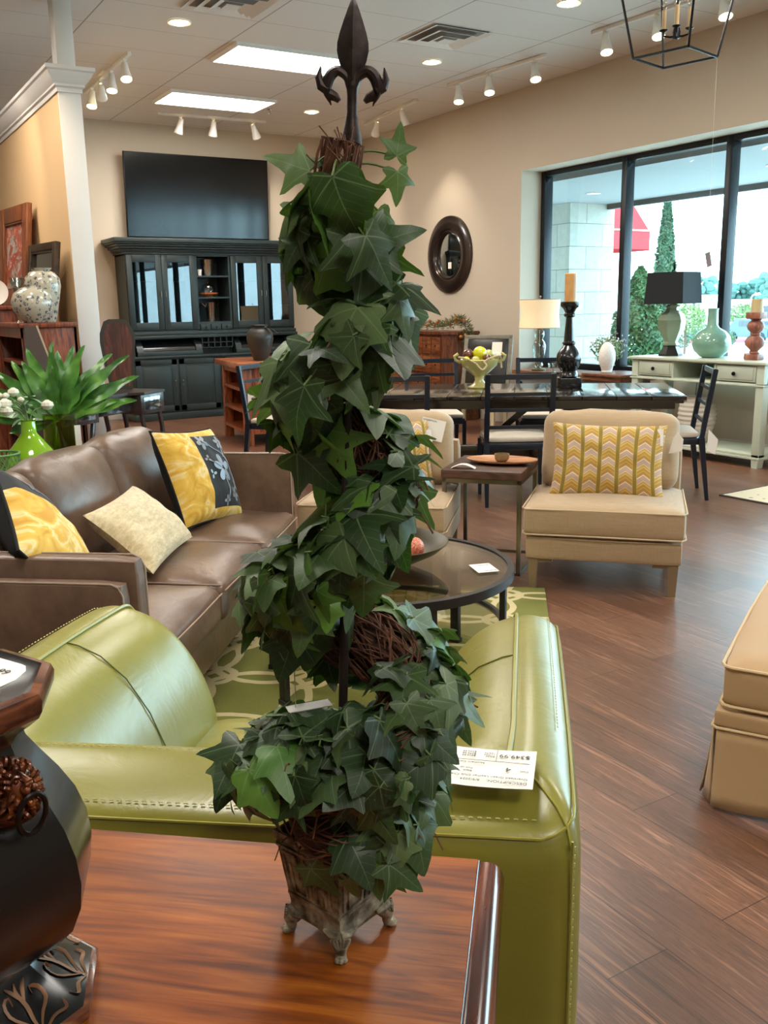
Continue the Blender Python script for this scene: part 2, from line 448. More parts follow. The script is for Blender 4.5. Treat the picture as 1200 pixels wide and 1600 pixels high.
# far things
bwh = mat('far_white', '#efefec', .7); bdk = mat('far_dark', '#3a4046', .5); 
def pt(px, py, D):
    p = V((0, 0, 1.4))+(f_+r2*((px-600)/1446)-u2*((py-800)/1446))*D; return p
ax = V((cos(YAW), -sin(YAW), 0)); ay = V((sin(YAW), cos(YAW), 0)); RY = -degrees(YAW)
p = pt(1140, 470, 110)
t = thing('store_building', 'long low white shop building across the parking area', 'building', (p.x, p.y, -1.6), RY)
MB().box(-3.5, 14, 0, 8, 0, 2.6).build('wall', bwh, t)
MB().box(-3.6, 14.1, -.4, 8.1, 2.6, 3.0).box(-3.0, -.5, -.3, 7, 3.0, 3.6).build('roof', bwh, t)
MB().box(1.2, 6.2, -.6, -.05, .3, 2.2).build('shop_window', bdk, t); MB().box(7, 12, -.6, -.05, .3, 2.2).build('shop_window', bdk, t)
MB().lathe([(.01, 0), (.45, 0), (.45, .1), (.01, .1)], 20, M=Matrix.Translation((3.4, -.65, 1.7)) @ Matrix.Rotation(radians(90), 4, 'X')).build('round_sign', bwh, t)
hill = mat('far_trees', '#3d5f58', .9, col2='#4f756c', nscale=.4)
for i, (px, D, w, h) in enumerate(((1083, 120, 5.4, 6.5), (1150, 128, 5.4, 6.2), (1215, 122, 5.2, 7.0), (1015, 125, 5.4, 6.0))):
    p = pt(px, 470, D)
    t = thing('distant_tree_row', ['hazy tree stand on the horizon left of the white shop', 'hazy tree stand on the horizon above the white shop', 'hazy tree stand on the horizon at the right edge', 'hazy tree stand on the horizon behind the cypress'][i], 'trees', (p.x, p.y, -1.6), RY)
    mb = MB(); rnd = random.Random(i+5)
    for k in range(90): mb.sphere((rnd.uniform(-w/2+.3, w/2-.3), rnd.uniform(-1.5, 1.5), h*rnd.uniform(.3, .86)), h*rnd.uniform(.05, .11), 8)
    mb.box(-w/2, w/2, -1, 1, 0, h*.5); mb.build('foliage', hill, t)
bush_m = mat('bush_green', '#4d6136', .8, col2='#657c45', nscale=4); bush_d = mat('bush_dark', '#38523b', .8, col2='#4a6548', nscale=4)
for i, (px, py, D, r, m, zz) in enumerate(((1072, 500, 48, 1.0, bush_m, 2.1), (1160, 490, 84, 1.3, bush_m, 1.6), (1060, 522, 60, .8, bush_d, .5), (1104, 520, 64, 1.0, bush_d, .6), (1130, 522, 61, .8, bush_d, .5))):
    p = pt(px, py, D)
    t = thing('parking_bush', ['small pale green tree beside the far lamp post, right of the black shade', 'round pale green tree in front of the white shop', 'low rounded bush beneath the lamp shade to the left of the lamp post', 'low rounded bush right of the lamp post base', 'small low bush near the parked white truck'][i], 'bush', (p.x, p.y, -1.6), 0)
    def fn(rnd, r=r, zz=zz):
        a = V((rnd.gauss(0, 1), rnd.gauss(0, 1), rnd.gauss(0, .8))).normalized(); q = a*r*rnd.uniform(.75, 1.05); return (q.x, q.y, zz+q.z*.8), a
    leafcloud(fn, 1100, .09*r+.03, m, 'foliage', t, i+20)
    MB().lathe([(.06, 0), (.05, zz)], 8).build('trunk', MATS['bark'], t)
p = pt(1081, 528, 72)
t = thing('lamp_post', 'thin dark lamp post on a round base out in the parking area', 'lamp post', (p.x, p.y, -1.6))
MB().tube([(0, 0, 0), (0, 0, 4.4)], .09).build('pole', bdk, t)
MB().lathe([(.5, 0), (.5, .5), (.35, .6), (.1, .62)], 16).build('base', bdk, t)
p = pt(1088, 533, 66)
tag(struct(MB().box(-3, 3.5, -.4, .4, 0, .2).build('outside_curb', mat('curb_red', '#c8606a', .7))), 'red painted curb', 'curb')
o = bpy.data.objects['outside_curb']; at(o, (p.x, p.y, -1.6), RY)
def car(name, label, cat, px, py, D, col, rot, truck=False):
    p = pt(px, py, D); m = mat('car_'+name+col, col, .3, coat=.5)
    t = thing(name, label, cat, (p.x, p.y, -1.6), rot)
    prof = [(-2.3, .35), (-2.3, .9), (-1.3, 1.0), (-.8, 1.6), (.8, 1.62), (1.1, 1.05), (2.4, 1.0), (2.4, .35)] if truck else [(-2.1, .35), (-2.1, .95), (-1.7, 1.05), (-1.1, 1.6), (1.3, 1.65), (2.0, 1.1), (2.1, .95), (2.1, .35)]
    M = Matrix.Rotation(radians(90), 4, 'X')
    MB().prism(prof, -.85, .85, M, r=.05).build('body', m, t)
    MB().box(-1.0, .9, -.87, .87, 1.1, 1.5).build('side_window', bdk, t)
    MB().box(-1.45, -1.0, -.7, .7, 1.08, 1.48, M=None).build('windscreen', bdk, t)
    MB().box(-2.33, -2.28, -.6, .6, .55, .8).build('grille', bdk, t)
    for x in (-1.45, 1.45):
        for y in (-.8, .8):
            MB().lathe([(.02, -.12), (.34, -.12), (.36, -.08), (.36, .08), (.34, .12), (.02, .12)], 20, M=Matrix.Translation((x, y, .36)) @ M).build('wheel', mat('tyre', '#1d1f22', .8), t)
car('pickup_truck', 'white pickup truck parked outside left of the blue car', 'car', 1147, 517, 92, '#e9e9ea', 75, True)
car('car', 'dark blue car parked outside at the right edge, beside the wooden candle holders', 'car', 1182, 522, 66, '#2b4a78', 78)

# ================================================================== CEILING FIXTURES
panel_e = emis('panel_diffuser', '#fffaf0', 9)
for i, (x, y) in enumerate(((4.13, 8.58), (4.2, 10.58), (4.13, 5.2), (4.13, 1.9), (.3, 5.2), (.3, 1.9), (.3, 8.58), (4.13, -1.6), (.3, -1.6))):
    if i > 1: lab = 'rectangular flush ceiling light panel, out of the picture'
    else: lab = ['bright rectangular ceiling light panel directly behind the iron finial, the nearer of two', 'bright rectangular ceiling light panel above the wall television, the farther of two'][i]
    t = thing('ceiling_light_panel', lab, 'ceiling light', (x, y, ZC), 0, 'ceiling light panels')
    MB().box(-.6, .6, -.315, .315, -.028, -.006).build('diffuser', panel_e, t)
    mb = MB()
    for q in ((-.62, .62, .31, .325), (-.62, .62, -.325, -.31)): mb.box(q[0], q[1], q[2], q[3], -.032, -.0)
    for q in ((-.62, -.6), (.6, .62)): mb.box(q[0], q[1], -.31, .31, -.032, -.0)
    mb.build('frame', white_m, t)
can_b = emis('can_bulb', '#fff0c0', 14)
for i, (x, y) in enumerate(((2.876, 7.935), (5.445, 8.042), (5.458, 10.65), (5.401, 6.054), (2.876, 5.2))):
    t = thing('recessed_light', ['round recessed ceiling light left of the light panels, above the partition', 'round recessed ceiling light below the square air vent', 'small round recessed ceiling light right of the finial base, nearest the back wall', 'round recessed ceiling light cut by the top edge of the picture', 'recessed ceiling light above the picture'][i], 'ceiling light', (x, y, ZC), 0, 'recessed ceiling lights')
    MB().lathe([(.075, -.004), (.095, -.012), (.095, -.002)], 28, cap=False).build('trim_ring', white_m, t)
    MB().lathe([(.001, -.02), (.05, -.02), (.075, -.006)], 28, cap=False).build('bulb', can_b, t)
    spot('recessed_light_lamp', (x, y, ZC-.03), (x, y, 0), 38, WARM, 100, .8, .06)
def vent(x, y, lab, s=.3):
    t = thing('air_vent', lab, 'air vent', (x, y, ZC), 0, 'ceiling air vents')
    mb = MB()
    dk = mat('vent_dark', '#8a8580', .7)
    for k, (a, z) in enumerate(((s, -.004), (s*.74, -.022), (s*.46, -.034), (s*.2, -.042))):
        b = a-.058
        if k == 3: mb.box(-a, a, -a, a, z-.006, z); continue
        for q in (1, -1):
            mb.add([(-a, q*a, z-.012), (a, q*a, z-.012), (b, q*b, z+.004), (-b, q*b, z+.004)], [(0, 1, 2, 3)])
            mb.add([(q*a, -a, z-.012), (q*a, a, z-.012), (q*b, b, z+.004), (q*b, -b, z+.004)], [(0, 1, 2, 3)])
    mb.build('louver', white_m, t, smooth=False)
    MB().box(-s+.03, s-.03, -s+.03, s-.03, -.002, 0).build('duct_opening', dk, t)
vent(5.07, 7.27, 'square white ceiling air vent to the right of the finial')
vent(3.05, 7.25, 'ceiling air vent cut by the top edge above the left recessed light')
# sprinkler
t = thing('sprinkler_head', 'small ceiling sprinkler just right of the farther light panel', 'sprinkler', (4.95, 10.75, ZC))
MB().lathe([(.03, 0), (.03, -.006), (.008, -.01), (.008, -.05), (.022, -.052), (.022, -.056), (.002, -.057)], 12).build('sprinkler_body', chrome, t)
# track lights
head_b = emis('track_bulb', '#ffe3a0', 26)
def track(p0, p1, heads, lab, hl, aims, power=26):
    p0 = V(p0); p1 = V(p1); d = (p1-p0); L = d.length; ang = degrees(atan2(d.y, d.x))
    t = thing('track_light', lab, 'track light', (p0.x, p0.y, ZC), ang, 'ceiling track lights')
    MB().box(0, L, -.018, .018, -.03, 0, .003).box(L*.5-.08, L*.5+.08, -.05, .05, -.012, 0, .003).build('rail', white_m, t)
    Mi = (Matrix.Translation((p0.x, p0.y, ZC)) @ Matrix.Rotation(radians(ang), 4, 'Z')).inverted()
    for k, h in enumerate(heads):
        aim = V(aims[k]); top = V((h*L, 0, -.03))
        piv = V((h*L, 0, -.10)); w = (Mi @ aim)-piv; w.normalize()
        M = Matrix.Translation(piv) @ w.to_track_quat('-Z', 'Y').to_matrix().to_4x4()
        hd = MB().lathe([(.012, .05), (.028, .045), (.033, 0), (.04, -.05), (.052, -.10), (.055, -.125), (.05, -.125), (.045, -.1)], 20, M=M, cap=False)
        hd.tube([top, piv+V((0, 0, .02))], .007).box(h*L-.02, h*L+.02, -.016, .016, -.045, -.028)
        ho = hd.build('lamp_head', white_m, t)
        MB().lathe([(.001, -.116), (.025, -.118), (.047, -.112)], 20, M=M, cap=False).build('bulb', head_b, ho)
        wp = Mi.inverted() @ (piv+w*.135)
        spot('track_lamp', wp, aim, power, WARM, 75, .8, .03)
track((6.13, 8.75, 0), (6.24, 7.3, 0), (.12, .45, .9), 'white track light with three heads on the ceiling right of the vent', 0, ((5.5, 7.6, 0), (5.5, 6.9, 0), (5.6, 6.1, 0)), 50)
track((6.12, 6.55, 0), (6.25, 4.6, 0), (.08, .36, .68), 'white track light with glowing heads behind the lantern chandelier', 0, ((5.5, 5.2, 0), (5.5, 4.6, 0), (5.6, 4.0, 0)), 45)
track((6.40, 11.0, 0), (6.22, 9.5, 0), (.25, .75), 'small track light beside the right of the finial, partly behind leaves', 0, ((6.7, 12.2, 1.8), (6.95, 9.9, 1.7)), 45)
track((2.80, 10.75, 0), (2.77, 9.0, 0), (.16, .38, .62, .9), 'track light with a cluster of four lit heads beside the partition crown', 0, ((2.1, 9.4, 0), (3.4, 12.1, 1.9), (2.3, 8.6, 0), (2.5, 7.6, 0)), 45)
track((3.83, 11.5, 0), (5.2, 11.42, 0), (.2, .5, .88), 'white track light with three heads above the wall television', 0, ((3.7, 12.2, 1.6), (4.5, 12.2, 1.7), (6.0, 12.2, 1.8)), 36)
track((1.2, 8.6, 0), (1.2, 6.0, 0), (.15, .5, .85), 'track light above the bookcase, out of the picture', 0, ((1.8, 9.6, 1.7), (1.8, 8.4, 1.7), (1.75, 7.6, 1.6)), 42)
# lantern chandelier
t = thing('lantern_chandelier', 'black open-cage lantern chandelier with candle bulbs at the top right', 'chandelier', (3.905, 3.573, 2.6), 13.5)
b = .15; tp = .235; Hh = .5
mb = MB()
cs = [(-1, -1), (1, -1), (1, 1), (-1, 1)]
for k in range(4):
    x, y = cs[k]; x2, y2 = cs[(k+1) % 4]
    mb.bar((x*b, y*b, 0), (x2*b, y2*b, 0), .011, r=.002); mb.bar((x*tp, y*tp, Hh), (x2*tp, y2*tp, Hh), .011, r=.002)
    mb.bar((x*b, y*b, 0), (x*tp, y*tp, Hh), .011, r=.002); mb.bar((x*tp, y*tp, Hh), (0, 0, Hh+.16), .009)
mb.build('cage', black_metal, t)
MB().tube([(0, 0, Hh+.16), (0, 0, ZC-2.6)], .005).tube([(0, 0, .12), (0, 0, Hh+.16)], .006).build('stem', black_metal, t)
mb = MB(); mb.lathe([(.002, .085), (.018, .09), (.02, .12), (.014, .15), (.004, .155)], 14)
for k in range(4):
    a = k*pi/2+.5; c_, s_ = cos(a), sin(a)
    mb.tube([(0, 0, .1), (.03*c_, .03*s_, .098), (.06*c_, .06*s_, .105), (.062*c_, .062*s_, .125)], .005)
    mb.lathe([(.004, .122), (.02, .13), (.021, .134), (.004, .136)], 12, M=Matrix.Translation((.062*c_, .062*s_, 0)))
mb.build('candelabra', black_metal, t)
for k in range(4):
    a = k*pi/2+.5; M = Matrix.Translation((.062*cos(a), .062*sin(a), 0))
    cd = MB().lathe([(.0105, .134), (.0105, .225), (.006, .228)], 12, M=M).build('candle_sleeve', mat('candle_ivory', '#c9a878', .5), t)
    MB().lathe([(.006, .227), (.013, .245), (.013, .26), (.006, .285), (.001, .305)], 12, M=M).build('bulb', glass('bulb_glass', (.95, .93, .9, 1), 1.5), cd)
t = thing('hanging_price_tag', 'small pale price tag on a long thread below the lantern chandelier', 'tag', (4.086, 3.462, 2.6))
MB().tube([(0, 0, 0), (.004, -.003, -.96)], .0006, 4).build('thread', mat('thread', '#e8e4da', .6), t)
MB(frame((.5, .2, -.85), (.8, -.45, .3), (.006, -.003, -.955))).box(0, .085, -.014, .014, -.0006, .0006).build('paper_tag', mat('tag_mauve', '#a79ca0', .7), t)
# ================================================================== BACK OF THE SHOP
# television
tv_glass = mat('tv_screen', '#0a0d10', .12, spec=.6)
t = thing('television', 'large black flat television mounted on the back wall over the dark green hutch', 'television', (4.515, YB-.01, 2.305))
TVM = Matrix.Translation((0, -.05, .5)) @ Matrix.Rotation(radians(3.0), 4, 'X') @ Matrix.Translation((0, .05, -.5))
MB(TVM).box(-.975, .975, -.13, -.10, 0, 1.03, .004).build('bezel', black_metal, t)
MB(TVM).box(-.962, .962, -.1335, -.129, .015, 1.018).build('screen', tv_glass, t)
MB().box(-.3, .3, -.09, 0, .3, .7).build('wall_bracket', black_metal, t)
# hutch
hg = mat('hutch_green', '#232f30', .42, col2='#2a3738', nscale=3)
knob_m = mat('dark_knob', '#0d0f10', .4, .5)
hglass = glass('hutch_glass', (.55, .60, .62, 1), 2.2)
t = thing('hutch', 'large dark green china hutch with glass doors under the television', 'cabinet', (4.52, 11.72, 0))
HW = 1.14
mb = MB()
mb.box(-HW, HW, 0, .49, .08, .80, .004).box(-HW-.03, HW+.03, -.02, .49, 0, .09, .006).box(-HW-.03, HW+.03, -.04, .49, .79, .82, .006)
mb.box(-HW, HW, .30, .49, .82, 1.04).box(-HW, -HW+.03, .0, .49, .82, 1.04).box(HW-.03, HW, 0, .49, .82, 1.04)
mb.box(-HW-.02, HW+.02, .0, .49, 1.035, 1.075, .006).box(-HW-.01, HW+.01, .02, .49, 1.075, 1.12, .004)
mb.build('base', hg, t)
# roll-top sections with dark curved tambour
for x0, x1 in ((-HW+.06, -.22), (.25, HW-.06)):
    rt_ = MB(M=Matrix.Translation((0, 0, 0)))
    rt_.grid(lambda u, v: (x0+.08+(x1-x0-.16)*u, .30-.27*sin(v*pi/2), .86+.16*cos(v*pi/2)), 2, 14)
    rt_.build('tambour', mat('tambour_dark', '#15191b', .25, coat=.6), t)
    ro = MB()
    for xx in (x0, x1-.08): ro.prism([(.0, .84), (.02, .93), (.09, 1.0), (.2, 1.035), (.32, 1.035), (.32, .82), (0, .82)], xx, xx+.08, Matrix(((0, 0, 1, 0), (1, 0, 0, 0), (0, 1, 0, 0), (0, 0, 0, 1))))
    ro.box(x0, x1, -.005, .04, .82, .875, .003)
    ro.build('roll_side', hg, t)
pg = MB()
for i in range(6): pg.box(-.21+.084*i-.005, -.21+.084*i+.005, .02, .3, .90, 1.035)
for z in (.90, .965): pg.box(-.21, .215, .02, .3, z, z+.008)
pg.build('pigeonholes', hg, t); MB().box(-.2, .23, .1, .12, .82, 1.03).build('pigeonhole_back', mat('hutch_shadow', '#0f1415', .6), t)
for i, x in enumerate((-HW, -HW/2, 0, HW/2)):
    d = MB(); a, b_2 = x+.015, x+HW/2-.015
    d.box(a, b_2, -.012, .003, .115, .775, .003)
    for q in ((a, a+.07, .115, .775), (b_2-.07, b_2, .115, .775), (a, b_2, .115, .185), (a, b_2, .705, .775)): d.box(q[0], q[1], -.02, -.01, q[2], q[3], .003)
    d.box(a+.10, b_2-.10, -.018, -.01, .215, .675, .006)
    do = d.build('lower_door', hg, t)
    kx = b_2-.035 if i % 2 == 0 else a+.035
    MB().sphere((kx, -.03, .5), .012, 10).tube([(kx, -.03, .47), (kx+.01, -.032, .45), (kx, -.034, .43), (kx-.01, -.032, .45), (kx, -.03, .47)], .003, 6).build('handle', nickel, do)
up = MB()
Z0, Z1 = 1.12, 2.09
up.box(-HW, -HW+.03, .06, .49, Z0, Z1).box(HW-.03, HW, .06, .49, Z0, Z1).box(-HW, HW, .47, .49, Z0, Z1).box(-HW, HW, .06, .49, Z1-.03, Z1).box(-HW, HW, .06, .49, Z0, Z0+.02)
up.box(-.24, -.215, .06, .49, Z0, Z1).box(.215, .24, .06, .49, Z0, Z1)
for z in (1.42, 1.75): up.box(-HW+.02, -.23, .10, .48, z, z+.016).box(.23, HW-.02, .10, .48, z, z+.016)
for z in (1.215, 1.53, 1.80): up.box(-.22, .22, .07, .48, z, z+.02)
up.box(-.24, .24, .055, .07, 1.205, 1.235)
up.build('upper_case', hg, t)
cr = MB()
for (o1, z0, z1) in ((.02, 2.075, 2.10), (.035, 2.10, 2.115), (.05, 2.115, 2.14), (.085, 2.14, 2.17), (.115, 2.17, 2.195), (.14, 2.195, 2.215), (.16, 2.215, 2.265)):
    cr.box(-HW-o1, HW+o1, .06-o1, .49, z0, z1, .006)
cr.build('cornice', hg, t)
DW = (HW-.24)/2
for i, x in enumerate((-HW+.005, -HW+DW, .24, .24+DW)):
    a, b_2 = x+.004, x+DW-.004; d = MB(); fw = .075
    d.box(a, a+fw, .035, .06, Z0+.025, 2.07, .004).box(b_2-fw, b_2, .035, .06, Z0+.025, 2.07, .004).box(a+fw, b_2-fw, .035, .06, Z0+.025, Z0+.12, .004).box(a+fw, b_2-fw, .035, .06, 1.98, 2.07, .004)
    do = d.build('glass_door', hg, t)
    MB().box(a+fw, b_2-fw, .045, .049, Z0+.12, 1.98).build('pane', hglass, do)
    kx = b_2-.03 if i % 2 == 0 else a+.03
    MB().tube([(kx, .03, 1.55), (kx, .012, 1.56), (kx, .012, 1.62), (kx, .03, 1.63)], .005, 6).build('handle', nickel, do)
for i in range(3):
    x = -.145+.145*i; do = MB().box(x-.068, x+.068, .035, .075, 1.13, 1.205, .004).build('small_drawer', hg, t)
    MB().sphere((x, .025, 1.168), .011, 10).build('knob', knob_m, do)
# hutch contents
silver = mat('hammered_silver', '#b8b1a6', .25, 1, bs=.6, bscale=60, bd=.004)
def bucket(x, y, z, r, h, lab, handles):
    t = thing('ice_bucket', lab, 'ice bucket', (x, y, z))
    MB().lathe([(.002, 0), (r*.72, 0), (r*.75, .01), (r, h), (r*1.04, h+.006), (r*.97, h), (r*.7, .015), (.002, .012)], 24, cap=False).build('bucket', silver, t)
    if handles:
        for s_ in (-1, 1): MB().tube([(s_*r*.95, 0, h*.8), (s_*r*1.45, 0, h*.95), (s_*r*1.6, 0, h*1.05)], .006, 6).build('handle', chrome, t)
    return t
bucket(4.50, 11.93, 1.82, .085, .2, 'silver bucket on the top open shelf of the hutch', 0)
bucket(4.53, 11.95, 1.235, .075, .24, 'hammered silver ice bucket with side handles on the lowest open hutch shelf', 1)
t = thing('wine_glass', 'small stemmed glass inside the silver bucket on the top hutch shelf', 'glass', (4.50, 11.93, 1.835))
MB().lathe([(.03, 0), (.004, .01), (.004, .14), (.03, .17), (.034, .25), (.031, .25), (.002, .165)], 16, cap=False).build('goblet', clear_glass, t)
t = thing('small_cup', 'small pale cup left of the top shelf bucket in the hutch', 'cup', (4.375, 11.87, 1.82))
MB().lathe([(.002, 0), (.022, 0), (.03, .08), (.027, .08), (.02, .006)], 14, cap=False).build('cup', white_m, t)
t = thing('cake_stand', 'round wooden cake stand on the middle open shelf of the hutch', 'cake stand', (4.50, 11.93, 1.55))
wood('stand_wood', '#8a4a28', '#b0683c')
MB().lathe([(.002, .035), (.125, .035), (.13, .045), (.13, .055), (.002, .055)], 24, cap=False).build('plate', MATS['stand_wood'], t)
MB().lathe([(.06, 0), (.05, .03), (.03, .036)], 16).build('foot', MATS['stand_wood'], t)
t = thing('glass_cloche', 'clear glass dome standing on the wooden cake stand in the hutch', 'cloche', (4.50, 11.93, 1.605))
MB().lathe([(.085, 0), (.088, .05), (.075, .09), (.04, .115), (.006, .12), (.012, .14), (.002, .15)], 22, cap=False).build('dome', glass('cloche_glass', (.85, .88, .88, 1), 3), t)
# island shelf of reddish wood
cherry = wood('cherry', '#5b2a14', '#8f4d2a', '#a8613a', axis=2, rough=.35)
cherry_h = wood('cherry_top', '#6e3517', '#a05a2f', '#bb7040', axis=0, rough=.3, coat=.3)
t = thing('kitchen_island', 'reddish wood island with open end shelves in front of the dark hutch', 'island', (3.66, 8.86, 0), -9)
mb = MB(); Lx, Ly, Hh = 1.25, 1.0, .80
for x in (0, Lx-.09):
    for y in (0, Ly-.09): mb.box(x, x+.09, y, y+.09, 0, Hh, .004)
mb.box(.09, Lx-.09, .02, .05, .12, Hh).box(.09, Lx-.09, Ly-.05, Ly-.02, .12, Hh).box(.3, .33, .05, Ly-.05, .12, Hh).box(Lx-.04, Lx-.02, .09, Ly-.09, .12, Hh)
mb.box(.01, .05, .09, Ly-.09, Hh-.06, Hh).build('case', cherry, t)
for z in (.13, .34, .56): MB().box(.0, .3, .09, Ly-.09, z, z+.035, .003).build('shelf', cherry, t)
MB().box(-.06, Lx+.06, -.06, Ly+.06, Hh, Hh+.06, .006).build('top', cherry_h, t)
t = thing('dark_vase', 'dark charcoal round-shouldered vase on the wooden island', 'vase', (3.98, 9.12, .86))
MB().lathe([(.002, 0), (.075, 0), (.08, .02), (.115, .12), (.14, .22), (.135, .28), (.10, .325), (.075, .335), (.078, .36), (.09, .365), (.085, .355), (.065, .335), (.06, .3)], 28, cap=False).build('body', mat('vase_charcoal', '#2a2825', .45, bs=.3, bscale=30), t)
t = thing('price_tag', 'small white price tag lying on the island in front of the dark vase', 'price tag', (3.95, 8.88, .8605), 15)
MB().box(-.06, .06, -.02, .02, 0, .002).build('card', card_m, t)
t = thing('price_tag', 'small white price tag draped over the shoulder of the dark vase', 'price tag', (4.02, 9.03, 1.19), -20)
MB().grid(lambda u, v: (-.02+.13*u, -.03+.04*v-.03*u, .02-.07*u*u), 6, 2).grid(lambda u, v: (-.02+.13*u, -.03+.04*v-.03*u, .018-.07*u*u), 6, 2, flip=True).build('card', card_m, t)
# apothecary chest
apo = wood('apothecary_wood', '#3c1e10', '#6b391e', '#87502c', axis=2, rough=.45)
apo2 = wood('apothecary_drawer', '#4d2512', '#7d4522', '#9a5e33', axis=0, rough=.45)
t = thing('apothecary_chest', 'dark reddish wood chest of many small square drawers against the right wall', 'chest of drawers', (6.93, 9.25, 0), 90)
# local x runs along the wall (world +Y), local y = world -X
mb = MB(); D_ = .46
mb.prism([(0, 0), (0, .33), (.13, D_), (1.52, D_), (1.65, .33), (1.65, 0)], .05, 1.04, r=.004)
mb.prism([(-.02, 0), (-.02, .345), (.12, D_+.025), (1.53, D_+.025), (1.67, .345), (1.67, 0)], 1.04, 1.08, r=.006)
mb.prism([(-.01, 0), (-.01, .335), (.125, D_+.015), (1.525, D_+.015), (1.66, .335), (1.66, 0)], 0, .08, r=.006)
mb.build('case', apo, t)
for r_i in range(4):
    for c_i in range(7):
        x = .165+c_i*.1925; z = .12+r_i*.23
        do = MB().box(x, x+.172, D_-.01, D_+.008, z, z+.2, .004).build('drawer', apo2, t)
        MB().sphere((x+.086, D_+.018, z+.1), .011, 8).build('knob', knob_m, do)
# garland
gar = MB(); rnd = random.Random(11)
path = bez([(6.72, 10.6, 1.12), (6.7, 10.2, 1.14), (6.72, 9.8, 1.14), (6.70, 9.5, 1.17), (6.70, 9.32, 1.22), (6.72, 9.18, 1.08), (6.70, 9.12, .92)], 80)
tg = thing('garland', 'autumn garland of needles and berries along the drawer chest top', 'garland', (6.7, 9.2, 1.08))
M0 = Matrix.Translation((-6.7, -9.2, -1.08)); gar.M = M0
for i in range(1500):
    p = path[rnd.randrange(len(path))]; d = V((rnd.gauss(0, 1), rnd.gauss(0, 1), rnd.gauss(.3, .8))).normalized(); q = p+d*rnd.uniform(.01, .07); q.z = max(q.z, 1.085) if q.y > 9.24 else q.z
    e = q+d*.05+V((0, 0, .01)); 
    if q.y > 9.24: e.z = max(e.z, 1.086)
    b = d.orthogonal().normalized()*.006; gar.add([q-b, q+b, e], [(0, 1, 2)])
gar.build('needles', mat('needles', '#3f4a2c', .8, col2='#6b6a3e', nscale=30), tg, smooth=False)
bm_ = MB(M=M0)
for i in range(34):
    p = path[rnd.randrange(len(path))]; q = p+V((rnd.gauss(-.02, .03), rnd.gauss(0, .03), rnd.gauss(.02, .02))); q.z = max(q.z, 1.10) if q.y > 9.24 else q.z
    bm_.sphere(q, rnd.uniform(.012, .022), 10)
bm_.build('berries', mat('berries', '#a8442a', .5, col2='#c98a3a', nscale=9), tg)
# round mirror
mirror_m = N('mirror_glass').P(col=lin('#a8b2b4'), metal=1, rough=.03).m
t = thing('wall_mirror', 'oval-looking round mirror in a wide dark brown frame on the right wall', 'mirror', (XW, 9.92, 2.01), tilt=(0, radians(-90), 0))
fr_m = mat('mirror_frame', '#2c201b', .28, .3, coat=.4)
prof = [(.265, .0), (.27, .03), (.285, .045), (.305, .035), (.315, .05), (.37, .062), (.43, .055), (.47, .03), (.475, 0)]
MB().lathe(prof, 56, cap=False).build('frame', fr_m, t)
MB().lathe([(.002, .012), (.25, .012), (.27, .006)], 56, cap=False).build('glass', mirror_m, t)
MB().box(-.17, -.09, -.04, .03, .013, .0145).build('price_tag', card_m, t)
# accent chair seen behind the compote
grw = mat('grey_washed_wood', '#6d685c', .6, col2='#837d6f', nscale=20); bkl = mat('black_leather', '#1a1715', .3, bs=.2, bscale=40)
t = thing('side_chair', 'grey wood chair with black leather back, price card on it, below the mirror', 'chair', (6.30, 8.42, 0), -55)
Mb = Matrix.Translation((0, .24, .46)) @ Matrix.Rotation(radians(-14), 4, 'X')
mb = MB(); mb.box(-.29, -.24, 0, .04, -.05, .60, .008, M=Mb).box(.24, .29, 0, .04, -.05, .60, .008, M=Mb).box(-.29, .29, 0, .04, .56, .61, .01, M=Mb).box(-.29, .29, 0, .04, 0, .05, M=Mb)
mb.build('back_frame', grw, t)
MB().rbox(-.24, .24, -.015, .05, .05, .56, .02, (0, .012, 0), 6, M=Mb).build('back_pad', bkl, t)
cr_f = mat('cream_fabric', '#cfc3a4', .8)
MB().rbox(-.29, .29, -.28, .26, .38, .50, .04, (0, 0, .02), 6).build('seat', cr_f, t)
crw = mat('cream_wood', '#c9bc98', .5)
for x in (-.25, .25):
    for y in (-.24, .22): MB().bar((x, y, .38), (x, y+(.03 if y > 0 else 0), 0), .05, w1=.028).build('leg', crw, t)
MB(Mb).box(.06, .18, -.03, -.027, .37, .52).build('price_card', card_m, t)
# window-side console with wood top, and things on it
t = thing('window_console', 'low console with brown wooden top under the left window pane', 'console table', (6.86, 7.38, 0), 90)
ow = wood('old_wood', '#4f2c1c', '#7b4b30', '#94623f', axis=0, rough=.5)
MB().box(-.82, .84, -.28, .24, .63, .675, .004).build('top', ow, t); MB().box(-.84, -.30, -.26, .26, .675, .70, .004).build('raised_top', ow, t)
grp = mat('grey_paint', '#7f8486', .5)
mb = MB().box(-.78, .80, -.22, .18, .52, .63, .003)
for x in (-.76, .76):
    for y in (-.2, .15): mb.box(x-.03, x+.03, y-.03, y+.03, 0, .55)
mb.build('frame', grp, t)
shade_cream = mat('shade_cream', '#d9c3a4', .8); 
n = N('shade_linen'); n.P(col=lin('#dcc8aa'), rough=.85, emit=lin('#ffd9a0'), es=.35); n.bump(n.noise(n.co(scale=(1, 1, 8)), 80), .2, .003); shade_cream = n.m
t = thing('table_lamp', 'glass-based table lamp with a cream drum shade at the window corner', 'lamp', (6.72, 7.88, .675))
sh = MB(); sh.grid(lambda u, v: ((.212+.006*cos(v*pi*2))*cos(u*2*pi), (.212+.006*cos(v*pi*2))*sin(u*2*pi), .46+.30*v), 40, 8, cu=True)
so = sh.build('lamp_shade', shade_cream, t)
